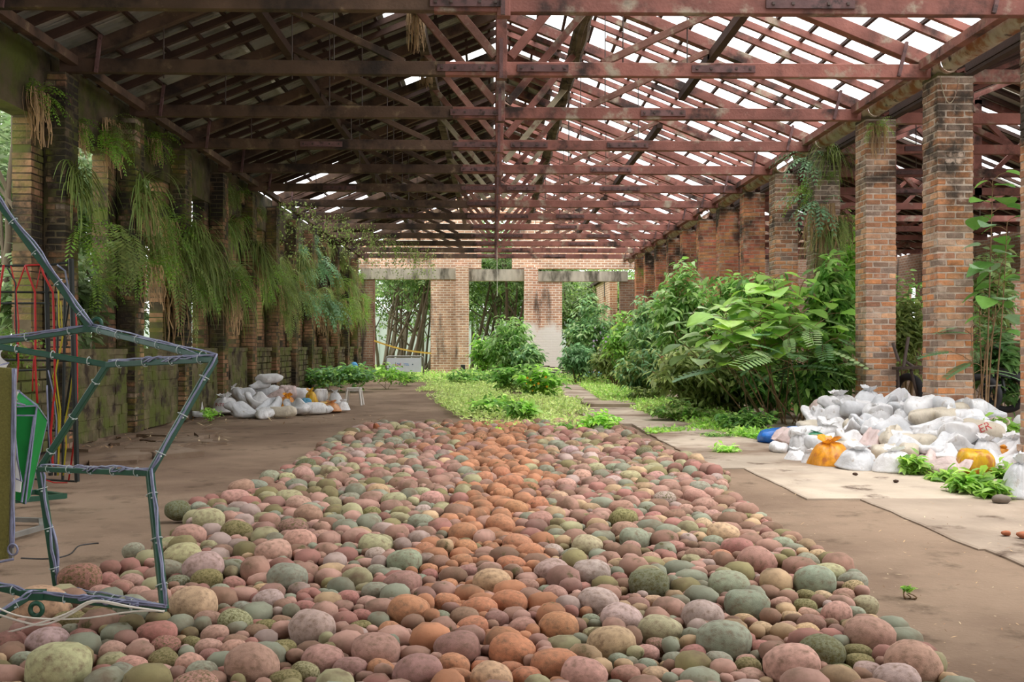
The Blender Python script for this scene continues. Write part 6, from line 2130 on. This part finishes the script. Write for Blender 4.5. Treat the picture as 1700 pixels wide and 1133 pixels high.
def strand_cluster(seed, n, L):
    rs = random.Random(seed); mb = MB()
    for q in range(n):
        x, y = rs.uniform(0, .25), rs.uniform(-.35, .35); l = L * rs.uniform(.4, 1.1)
        pts = []
        for i in range(6):
            f = i / 5
            pts.append((x + .1 * noise.noise(Vector((q, f * 2, seed))) + .06 * f, y + .14 * noise.noise(Vector((q + 50, f * 2, seed))), .15 - l * f))
        w = rs.uniform(.005, .018)
        vs = []
        for p in pts: vs += [(p[0], p[1] - w, p[2]), (p[0] + w * .5, p[1] + w, p[2])]
        mb.add(vs, [(2 * i, 2 * i + 1, 2 * i + 3, 2 * i + 2) for i in range(5)])
    return mb.mesh('dead_fronds', M['dead'])


def strap_cluster(seed, n, L):
    rs = random.Random(seed); Vs = []; Fs = []
    for q in range(n):
        az = rs.uniform(-1.5, 1.5); el = rs.uniform(-.3, .9); l = L * rs.uniform(.4, 1.15)
        p = Vector((rs.uniform(0, .1), rs.uniform(-.25, .25), rs.uniform(-.25, .25)))
        v = Vector((math.cos(az) * math.cos(el) * .7, math.sin(az) * math.cos(el), math.sin(el)))
        w0 = rs.uniform(.008, .02); m = 7; b = len(Vs)
        for i in range(m + 1):
            f = i / m; w = w0 * (1 - f) ** .6 + .002
            s = Vector((-v.y, v.x, 0)); s = s.normalized() if s.length > .05 else Vector((0, 1, 0))
            Vs += [tuple(p - s * w), tuple(p + s * w)]
            p = p + v * (l / m); v = (v + Vector((rs.uniform(-.08, .06), rs.uniform(-.1, .1), -.42))).normalized()
        Fs += [(b + 2 * i, b + 2 * i + 1, b + 2 * i + 3, b + 2 * i + 2) for i in range(m)]
    return Vs, Fs


def build_wall_ferns():
    r = random.Random(99)
    FER = {}
    M['fern2'] = make_mat('fresh_fern_frond', s2l(122, 158, 62), var=0.3, vscale=1.2, rough=0.6, bump=0, transl=0.4, rand=0.3, hue=0.02, coord='World')
    M['fern3'] = make_mat('blue_green_frond', s2l(108, 146, 104), var=0.3, vscale=1.2, rough=0.5, bump=0, transl=0.3, rand=0.3, hue=0.02, coord='World')
    for i in range(4):
        V, F = frond_cluster(i, 26, 1.15, 1.0); FER[('a', i)] = np_mesh('fronds', V, F, M['fern'])
        V, F = frond_cluster(20 + i, 22, 1.0, .8, 12); FER[('b', i)] = np_mesh('fronds', V, F, M['fern2'])
        V, F = frond_cluster(40 + i, 18, 1.3, 1.2, 10); FER[('c', i)] = np_mesh('fronds', V, F, M['fern3'])
    DEAD = [strand_cluster(i, 34, 1.3) for i in range(4)]
    for i in range(4):
        V, F = strap_cluster(60 + i, 110, 1.3); FER[('s', i)] = np_mesh('fronds', V, F, M['fern'])
    used = set()

    def fern(x, y, z, s, kind, dead, label, grp='ferns hanging on the mossy wall', rot=0.0):
        t = empty('hanging_fern', (x, y, z), label, 'fern', grp, 'thing')
        o = link_mesh('fronds', FER[(kind, r.randrange(4))], t, 'stuff'); o.scale = (s, s, s * r.uniform(.9, 1.25)); o.rotation_euler = (0, 0, rot + r.uniform(-.3, .3))
        if dead:
            d = link_mesh('dead_fronds', r.choice(DEAD), t, 'stuff'); d.scale = (s, s, s * r.uniform(.5, 1.0)); d.rotation_euler = (0, 0, rot)
            d['label'] = 'brown dead hanging fronds'
        return t
    kinds = {'s': 'grassy strap-leaved', 'a': 'grey-green', 'b': 'bright green', 'c': 'blue-green'}
    lev = {0: 'high under the roof', 1: 'at mid height', 2: 'low above the ledge'}
    # bay by bay (k = truss number); densest from the third pier on
    for k in range(1, NT):
        slots = []
        dens = {1: 4, 2: 10, 3: 11, 4: 11, 5: 9, 6: 8, 7: 7, 8: 7, 9: 7, 10: 7, 11: 8, 12: 8}[k]
        for q in range(dens):
            f = (q + r.random() * .8) / dens
            y = TY(k) - .3 + 3.05 * f
            onp = (abs(y - TY(k)) < .35 or abs(y - TY(k + 1)) < .35)
            x = (XL + .02) if onp else -6.86
            z = r.choice((5.5, 5.0, 4.4, 4.1, 3.8, 3.5, 3.2, 3.0)) + r.uniform(-.2, .2)
            if k >= 11: z = r.uniform(2.6, 5.2)
            kd = r.choice('ssab' if k < 4 else 'sbab' if k < 7 else 'sacc' if k < 10 else 'sabb')
            s = r.uniform(.75, 1.25)
            L = 0 if z > 5.0 else 1 if z > 3.9 else 2
            place = 'on' if onp else 'beside'
            lab = '%s fern hanging %s %s the %s mossy pier' % (kinds[kd], lev[L], place, NAMES[k - 1]); lab = lab.replace(' mossy pier', ' pier').replace('grassy strap-leaved', 'grassy')
            if lab in used:
                for extra in ('with brown dead fronds', 'small', 'broad and shaggy', 'long and thin', 'drooping thickly', 'tattered', 'sparse'):
                    l2 = lab + ', ' + extra
                    if l2 not in used: lab = l2; break
            used.add(lab)
            fern(x, y, z, s * (.6 if z > 4.7 else .85 if kd == 's' else 1), kd, r.random() < (.9 if z > 4.7 else .5), lab)
    # single ferns that read on their own
    fern(-6.86, 15.3, 5.3, .7, 'b', True, 'thin bright fern arching from the beam over the first opening')
    fern(XL, 16.1, 3.3, .9, 'b', False, 'bright sword-like fern sprouting from the first pier at mid height')
    fern(-6.7, 17.6, 5.0, .7, 'b', False, 'small lit fern on the beam over the second opening')
    fern(-6.8, 18.1, 3.4, 1.3, 'a', False, 'large grey-green fern at the far side of the second opening')
    fern(-6.7, 17.3, 2.6, .8, 'b', False, 'bright fern standing in the second opening above the ledge')
    fern(-6.75, 13.9, 1.6, .9, 'b', False, 'grassy bright clump on the ledge behind the wire cage')
    # fern column
    g = 'ferns and dead roots on the fern-covered column'
    y3 = TY(3) - .3
    fern(XR - .02, y3 + .1, 5.5, .75, 'c', False, 'silvery fern at the top corner of the fern-covered column', g, math.pi + .9)
    fern(XR + .3, y3, 5.2, .5, 'b', False, 'small bright fern below the top of the fern-covered column', g, -math.pi / 2)
    fern(XR + .1, y3 - .02, 4.5, .9, 'c', True, 'shaggy clump of grey dead roots on the fern-covered column', g, -math.pi / 2 - .3)
    fern(XR + .0, y3 + .25, 4.9, .8, 'b', False, 'olive fern on the hall side of the fern-covered column', g, math.pi)
    fern(XR + .3, y3, 4.0, .8, 's', False, 'grassy tuft under the dead roots on the fern-covered column', g, -math.pi / 2)
    fern(XR + .35, y3, 5.7, .7, 's', False, 'grassy tuft crowning the fern-covered column', g, -math.pi / 2)
    fern(XR + .5, y3, 4.3, .7, 'a', True, 'arching olive fern on the far side of the dead roots', g, -math.pi / 2 + .5)
    fern(XR + .2, y3, 3.4, .6, 'a', True, 'lowest tuft hanging on the fern-covered column', g, -math.pi / 2)
    fern(XR + .2, TY(2) - .31, 5.6, .5, 'b', True, 'dry grassy fern on top of the stained column', g, -math.pi / 2)
    fern(XR + .3, TY(12) - .31, 5.2, .5, 'b', False, 'yellowish fern on the last column by the end wall', g, -math.pi / 2)
    # hanging vines at the corner where the roof is open
    for i in range(6):
        t = empty('hanging_vine', (-5.9 + i * .55, TY(6 + i) - .1, 5.75), 'leafy vine curtain dangling from the %s beam near the missing roof sheets' % NAMES[i + 6], 'vine', 'vines hanging from the beams', 'thing')
        rs = np.random.RandomState(i + 5); n = 420
        col = rs.randint(0, 14, n); pos = np.stack([rs.uniform(-.1, .1, n) + (col % 7) * .16 - .5, rs.uniform(-.1, .1, n), .25 - rs.uniform(0, 1, n) * (0.5 + 0.16 * (col * 7 % 11))], 1)
        d = rs.normal(size=(n, 3)); d[:, 2] -= 1.2
        V, F, C = leaf_arrays(pos, d, rs.normal(size=(n, 3)), rs.uniform(.05, .12, n), rs.uniform(.04, .07, n), pick_cols(rs, n, OLIVEG), simple=True)
        link_mesh('vine_leaves', np_mesh('vine_leaves', V, F, M['leaf'], C), t, 'stuff')
    # roots hanging from the ridge beams
    for i, (x, y, z, s) in enumerate(((XC - 1.62, 16.6, 7.9, .55), (XC - 1.62, 19.4, 7.9, .6), (XC - 1.62, 22.4, 7.8, .45))):
        t = empty('root_bundle', (x, y, z), 'bundle of dry brown roots dangling from the purlin at the %s truss' % NAMES[i + 1], 'roots', 'dry roots dangling from the purlin', 'thing')
        for q in range(3):
            d = link_mesh('root_strands', DEAD[(i + q) % 4], t, 'stuff'); d.scale = (s, s * .6, s); d.rotation_euler = (0, 0, q * 2.1)


build_wall_ferns()


# ------------------------------------------------------------ ground plants
def mat_of_weeds(name, label, pts_fn, n, L, W, pal, seed, hgt=.2, flowers=0, cat='weeds'):
    rs = np.random.RandomState(seed)
    xy = pts_fn(rs, n)
    xy = xy[(xy[:, 0] > -6.55) & (xy[:, 1] < 52.2)]
    n = len(xy)
    pos = np.stack([xy[:, 0], xy[:, 1], rs.uniform(0.0, 1, n) ** 1.5 * hgt * xy[:, 2]], 1)
    d = rs.normal(size=(n, 3)); d[:, 2] = np.abs(d[:, 2]) * .7 + .15
    V, F, C = leaf_arrays(pos, d, np.array([0, 0, 1.0]) + rs.normal(size=(n, 3)) * .5, L * rs.uniform(.6, 1.3, n), W * rs.uniform(.6, 1.3, n), pick_cols(rs, n, pal), droop=.3, simple=True)
    V[:, 2] = np.maximum(V[:, 2], 0.01)
    o = link_mesh(name, np_mesh(name, V, F, M['leaf'], C))
    return tag(o, label, cat, kind='stuff')


def poly_pts(poly, dens_fn=None):
    """poly in picture coordinates on the floor"""
    W = np.array([G(*p)[:2] for p in poly])
    lo, hi = W.min(0), W.max(0)

    def inside(x, y):
        c = np.zeros(len(x), bool); j = len(W) - 1
        for i in range(len(W)):
            a, b = W[i], W[j]
            m = ((a[1] > y) != (b[1] > y)) & (x < (b[0] - a[0]) * (y - a[1]) / (b[1] - a[1] + 1e-12) + a[0])
            c ^= m; j = i
        return c

    def fn(rs, n):
        out = []
        tot = 0
        for _ in range(60):
            x = rs.uniform(lo[0], hi[0], n); y = rs.uniform(lo[1], hi[1], n)
            k = inside(x, y)
            x, y = x[k], y[k]
            # patchy
            v = np.array([noise.noise(Vector((a * .7, b * .5, 2.0))) for a, b in zip(x, y)])
            k = rs.uniform(-.55, .25, len(x)) < v
            x, y, v = x[k], y[k], v[k]
            out.append(np.stack([x, y, np.clip(.6 + v, .25, 1.3)], 1)); tot += len(x)
            if tot >= n: break
        return np.vstack(out)[:n]
    return fn


def build_ground_plants():
    LIME = [(168, 186, 112), (150, 172, 96), (184, 198, 132), (134, 158, 84)]
    mat_of_weeds('creeping_weeds', 'pale low weeds spreading over the middle of the floor behind the stones', poly_pts([(690, 650), (770, 632), (925, 630), (935, 660), (985, 690), (1030, 722), (880, 728), (815, 722), (770, 702), (740, 680)]), 26000, .11, .05, LIME, 3, .22)
    mat_of_weeds('far_grass', 'grass and weeds before the end wall doorways', poly_pts([(640, 626), (720, 640), (960, 640), (1040, 640), (1020, 628), (760, 626)]), 9000, .2, .06, LIME + BRIGHT, 4, .4)
    mat_of_weeds('path_weeds', 'low weeds in the joints of the concrete beside the path', poly_pts([(960, 640), (1000, 640), (1150, 680), (1290, 720), (1230, 728), (1080, 690), (1000, 668)]), 15000, .10, .05, BRIGHT + LIME, 5, .22)
    mat_of_weeds('joint_weeds', 'thin weed strips along the slab joints past the stones', poly_pts([(1070, 716), (1180, 708), (1290, 726), (1270, 734), (1180, 716), (1080, 722)]), 2200, .09, .05, BRIGHT, 6, .12)
    mat_of_weeds('wall_foot_weeds', 'weeds and grass along the foot of the mossy wall', poly_pts([(130, 690), (300, 668), (480, 640), (600, 628), (600, 634), (470, 655), (330, 690), (200, 700)]), 14000, .13, .05, BRIGHT + MIDG, 7, .35)
    # clumps: px, foot y, height px, half width px, palette, label, leaf size
    cl = [
        (1570, 800, 22, 26, BRIGHT, 'bright weed clump in front of the yellow tied sack', .16),
        (1520, 790, 42, 22, BRIGHT, 'leafy weed in front of the white tied sack with the yellow mark', .14),
        (1612, 820, 40, 34, BRIGHT, 'weed clump with large lime leaves before the rounded grey rock', .17),
        (1658, 828, 30, 24, BRIGHT, 'weed clump nearest the rounded grey rock', .17),
        (1668, 796, 24, 24, BRIGHT, 'weed growing between the yellow sack and the cut sack', .15),
        (1000, 722, 44, 34, BRIGHT, 'bright bushy weed at the far edge of the stones', .13),
        (968, 722, 30, 26, BRIGHT, 'low bright weed beside the bushy one at the stones', .12),
        (935, 722, 26, 20, MIDG, 'small weed poking through the far stones', .1),
        (826, 728, 26, 10, BRIGHT, 'single green seedling rising among the orange stones', .1),
        (1028, 728, 18, 14, MIDG, 'small dark weed beside the far end of the stones', .09),
        (1205, 752, 18, 28, BRIGHT, 'flat weed tuft on the concrete between stones and sacks', .1),
        (1190, 726, 12, 30, MIDG, 'thin weed strip on the slab joint behind the dark end stone', .08),
        (1112, 716, 12, 34, MIDG, 'weed strip on the slab joint further from the stones', .08),
        (1100, 762, 12, 10, BRIGHT, 'tiny weed at the dark green end stone', .07),
        (1506, 988, 8, 8, BRIGHT, 'tiny green seedling alone on the dark concrete', .04),
        (1400, 740, 0, 0, None, '', 0),
        (820, 690, 40, 44, BRIGHT + MIDG, 'mid green weed clump in the pale weeds, before the middle doorway', .2),
        (868, 700, 46, 30, BRIGHT + MIDG, 'weed clump next to it, closer to the stones', .2),
        (900, 662, 60, 46, BRIGHT + MIDG, 'tall bright weeds with yellow flowers beside the path', .3),
        (850, 650, 50, 50, MIDG, 'bushy weeds below the middle doorway bush', .3),
        (780, 640, 30, 40, MIDG, 'low bushes before the engaged pier', .26),
        (540, 648, 50, 46, MIDG + COOLG, 'green bushes by the mossy wall behind the tall sack stack', .24),
        (590, 650, 52, 46, MIDG + COOLG, 'green bushes behind the white stool', .24),
        (640, 645, 46, 44, BRIGHT + MIDG, 'green bushes in front of the white sign board', .24),
        (675, 640, 28, 24, MIDG, 'low end of the bushes before the white sign board', .2),
        (500, 640, 40, 30, MIDG, 'ferny bush between the wall piers behind the sack pile', .2),
        (312, 684, 44, 34, MIDG, 'weedy clump around the leaning flat sack', .18),
        (268, 688, 24, 26, MIDG, 'weed clump at the wall foot beyond the wire cage', .15),
        (350, 700, 26, 22, BRIGHT, 'small tuft on the broken paving', .1),
        (292, 690, 40, 22, MIDG, 'leafy weeds beside the leaning flat sack, towards the cage', .16),
        (240, 690, 30, 40, BRIGHT + MIDG, 'low leafy weeds along the foot of the low wall', .14),
        (390, 650, 34, 30, MIDG, 'ferny weeds on the wall behind the sack pile', .16),
        (178, 690, 50, 26, BRIGHT, 'grass tuft inside the second opening at the wall foot', .18),
        (196, 700, 16, 30, LIME, 'pale grass strip at the wall foot near the cage', .12),
        (1240, 716, 40, 60, DARKG + MIDG, 'dark weeds at the foot of the broad-leaved shrub', .16),
        (1130, 700, 40, 60, MIDG + OLIVEG, 'leafy weeds at the foot of the olive undergrowth', .16),
        (1080, 670, 40, 40, OLIVEG, 'weeds at the foot of the feathery shrub', .16),
        (1660, 700, 26, 24, BRIGHT, 'fern fringe on the sacks beside the cut column', .2),
        (1680, 690, 60, 14, BRIGHT, 'upright ferns at the foot of the cut column', .22),
    ]
    for i, (px, fy, hp, hw, pal, lab, L) in enumerate(cl):
        if not pal: continue
        b = G(px, fy)
        if 'cut column' in lab: b = P(px, fy, 14.6); b.z = 0
        k = b.y / 1700
        h, rx = hp * k, hw * k
        if 'fringe' in lab: b.z = .35
        n = int(min(160, max(10, 26 * (hw * hp) / 900 + 14)))
        shrub('weed_clump', b, h, (rx, rx * .8, h * .5), n, 6, L, L * .5, pal, lab, 'weed', None, .25, 300 + i, 3, .008, h * .5, L < .13, dark=.72 if px > 1500 else 1.05)
    # flowers are parts of the plants that bear them
    for (px, py, dy, mt, key, sx, sy) in ((1000, 562, -1.2, 'flower', 'light green shrub at the far end of the row along the columns', 8, 12), (890, 640, -.9, 'flower_y', 'tall bright weeds with yellow flowers beside the path', 22, 9)):
        par = next(o for o in COL.objects if o.get('label') == key)
        mb = MB(); r = random.Random(px)
        for i in range(14 if mt == 'flower' else 8):
            p = P(px + r.gauss(0, sx), py + r.gauss(0, sy), par.location.y + dy + r.uniform(-.3, .3)); s = r.uniform(.02, .05)
            mb.add([(p.x - s, p.y, p.z), (p.x, p.y - .02, p.z + s), (p.x + s, p.y, p.z), (p.x, p.y + .02, p.z - s)], [(0, 1, 2, 3)])
        mb.build('flower_heads', M[mt], par, kind='stuff')


build_ground_plants()


# ------------------------------------------------------------ trees outside
def tree(base, h, lean, crown_r, n_tw, L, pal, label, group, seed, trunks=1, tr=.12, crown_z=None, spreadz=1.0, name='slender_tree', droop=.4, cz=None):
    rs = np.random.RandomState(seed)
    t = empty(name, tuple(base), label, 'tree', group, 'thing')
    top = Vector((base[0] + lean[0], base[1] + lean[1], h))
    for q in range(trunks):
        mb = MB()
        e = top + Vector((rs.uniform(-.8, .8) * crown_r * .5, rs.uniform(-.5, .5), rs.uniform(-.5, .5)))
        b = Vector(base) + Vector((rs.uniform(-.2, .2), rs.uniform(-.2, .2), -.2))
        m = b.lerp(e, .45) + Vector((rs.uniform(-.5, .5), rs.uniform(-.3, .3), 0))
        pts = [b.lerp(m, f).lerp(m.lerp(e, f), f) for f in np.linspace(0, 1, 9)]
        pts = [p + Vector((.08 * noise.noise(p * 1.1), 0, 0)) for p in pts]
        mb.tube(pts, [tr * (1 - .7 * f) for f in np.linspace(0, 1, 9)], 7)
        mb.build('trunk', M['bark'], t, smooth=True)
        # boughs
        for j in range(3):
            f = rs.uniform(.35, .8); p = pts[int(f * 8)]
            d = Vector((rs.uniform(-1, 1), rs.uniform(-.6, .6), rs.uniform(.4, 1.1))).normalized() * h * rs.uniform(.2, .35)
            mb = MB(); mb.tube([p, p + d * .5 + Vector((0, 0, .1)), p + d], [tr * .4, tr * .25, tr * .1], 5); mb.build('branch', M['bark'], t)
    c = (top.x, top.y, (h - crown_r * .3) if cz is None else cz)
    pos, d, nr, tip = foliage_points(rs, c, (crown_r, crown_r * .8, crown_r * spreadz), n_tw, 8, L, droop)
    n = len(pos)
    V, F, C = leaf_arrays(pos, d, nr, L * rs.uniform(.6, 1.2, n), L * .42 * rs.uniform(.7, 1.2, n), pick_cols(rs, n, pal, .38), simple=True)
    link_mesh('crown', np_mesh('crown', V - np.array(base), F, M['leaf'], C), t, 'stuff')
    return t


def build_trees():
    r = random.Random(55)
    LT = [(126, 152, 96), (142, 166, 110), (110, 138, 84), (156, 176, 124)]
    used = {}
    # slender leaning trunks seen through the first two doorways
    g = 'leaning trees beyond the doorways'
    for i in range(26):
        Y = r.uniform(56, 74)
        px = 622 + 96 * ((i + r.uniform(.1, .9)) / 17) if i < 17 else 776 + 96 * ((i - 17 + r.uniform(.1, .9)) / 9)
        b = P(px, 600, Y); b.z = -.1
        kind = 'thin' if i % 3 else 'forked'
        tree(b, r.uniform(6.0, 8.0), (r.uniform(.2, 2.6), r.uniform(-1, 1)), r.uniform(2.0, 3.0), 220, .26, MIDG + LT, '%s leaning tree, trunk %s from the left side of the %s doorway' % ('slender single-stemmed' if i % 3 else 'fork-stemmed', NAMES[i if i < 17 else i - 17], 'first' if i < 17 else 'middle'), g, 700 + i, 1 if i % 3 else 2, r.uniform(.07, .15), droop=.5, spreadz=.8)
    # leafy backdrop trees behind
    g = 'leafy trees behind the hall'
    for i, (px, Y, top, rad) in enumerate(((800, 76, 440, 3.6), (850, 70, 430, 3.4), (880, 78, 380, 4.5), (960, 62, 470, 2.6), (990, 66, 440, 3.2), (940, 72, 420, 3.6), (1010, 80, 400, 4.5), (830, 62, 360, 3.0), (780, 80, 380, 4.2), (1060, 74, 430, 4), (700, 84, 430, 3.8), (630, 82, 430, 3.6), (560, 78, 420, 4))):
        b = P(px, 600, Y); b.z = -.1
        h = 1.6 + (574 - top) * Y / 1700
        tree(b, h, (0, 0), rad, 750, .32, BRIGHT + LT, 'light green leafy tree, %s from the left beyond the end wall doorways' % NAMES[sorted((560, 630, 700, 780, 800, 830, 850, 880, 940, 960, 990, 1010, 1060)).index(px)], g, 760 + i, 1, .14, name='leafy_tree', cz=max(2.6, h - rad * .8))
    # outside the mossy wall's openings
    g = 'pale fine-leaved trees outside the wall openings'
    for i, (px, Y, top, rad, n) in enumerate(((-6, 21, 200, 2.4, 330), (36, 26, 190, 2.8, 330), (150, 23.5, 260, 1.8, 260), (165, 30, 250, 2.6, 260), (-60, 24, 100, 3.2, 300), (80, 34, 150, 3.4, 260), (140, 40, 200, 4.0, 260), (10, 32, 330, 2.4, 260), (30, 17.5, 420, 1.2, 150), (150, 28, 420, 2.0, 200))):
        b = P(px, 600, Y); b.z = -.1
        h = 1.6 + (574 - top) * Y / 1700
        tree(b, h, (r.uniform(-.5, .5), 0), rad, int(n * 2.4), .24, LT + PALE, 'pale fine-leaved tree outside the %s opening of the mossy wall, %s in depth there' % ('first' if px < 100 else 'second', NAMES[sorted(v for p_, v in ((-6, 21), (36, 26), (150, 23.5), (165, 30), (-60, 24), (80, 34), (140, 40), (10, 32), (30, 17.5), (150, 28)) if (p_ < 100) == (px < 100)).index(Y)]), g, 800 + i, 2, .1, name='fine_leaved_tree', cz=max(2.0, h - rad * .7))
    # slim bare trunks close outside
    for i, (px, Y) in enumerate(((8, 18.5), (22, 22), (142, 22), (152, 25))):
        b = P(px, 600, Y); b.z = -.1
        tree(b, 6.5, (r.uniform(-1.2, 1.2), 0), .8, 40, .16, LT, 'bare mottled trunk close outside the %s opening, %s' % ('first' if i < 2 else 'second', 'nearer' if i % 2 == 0 else 'farther'), 'bare trunks outside the wall', 840 + i, 2, .11, name='slender_tree')


build_trees()
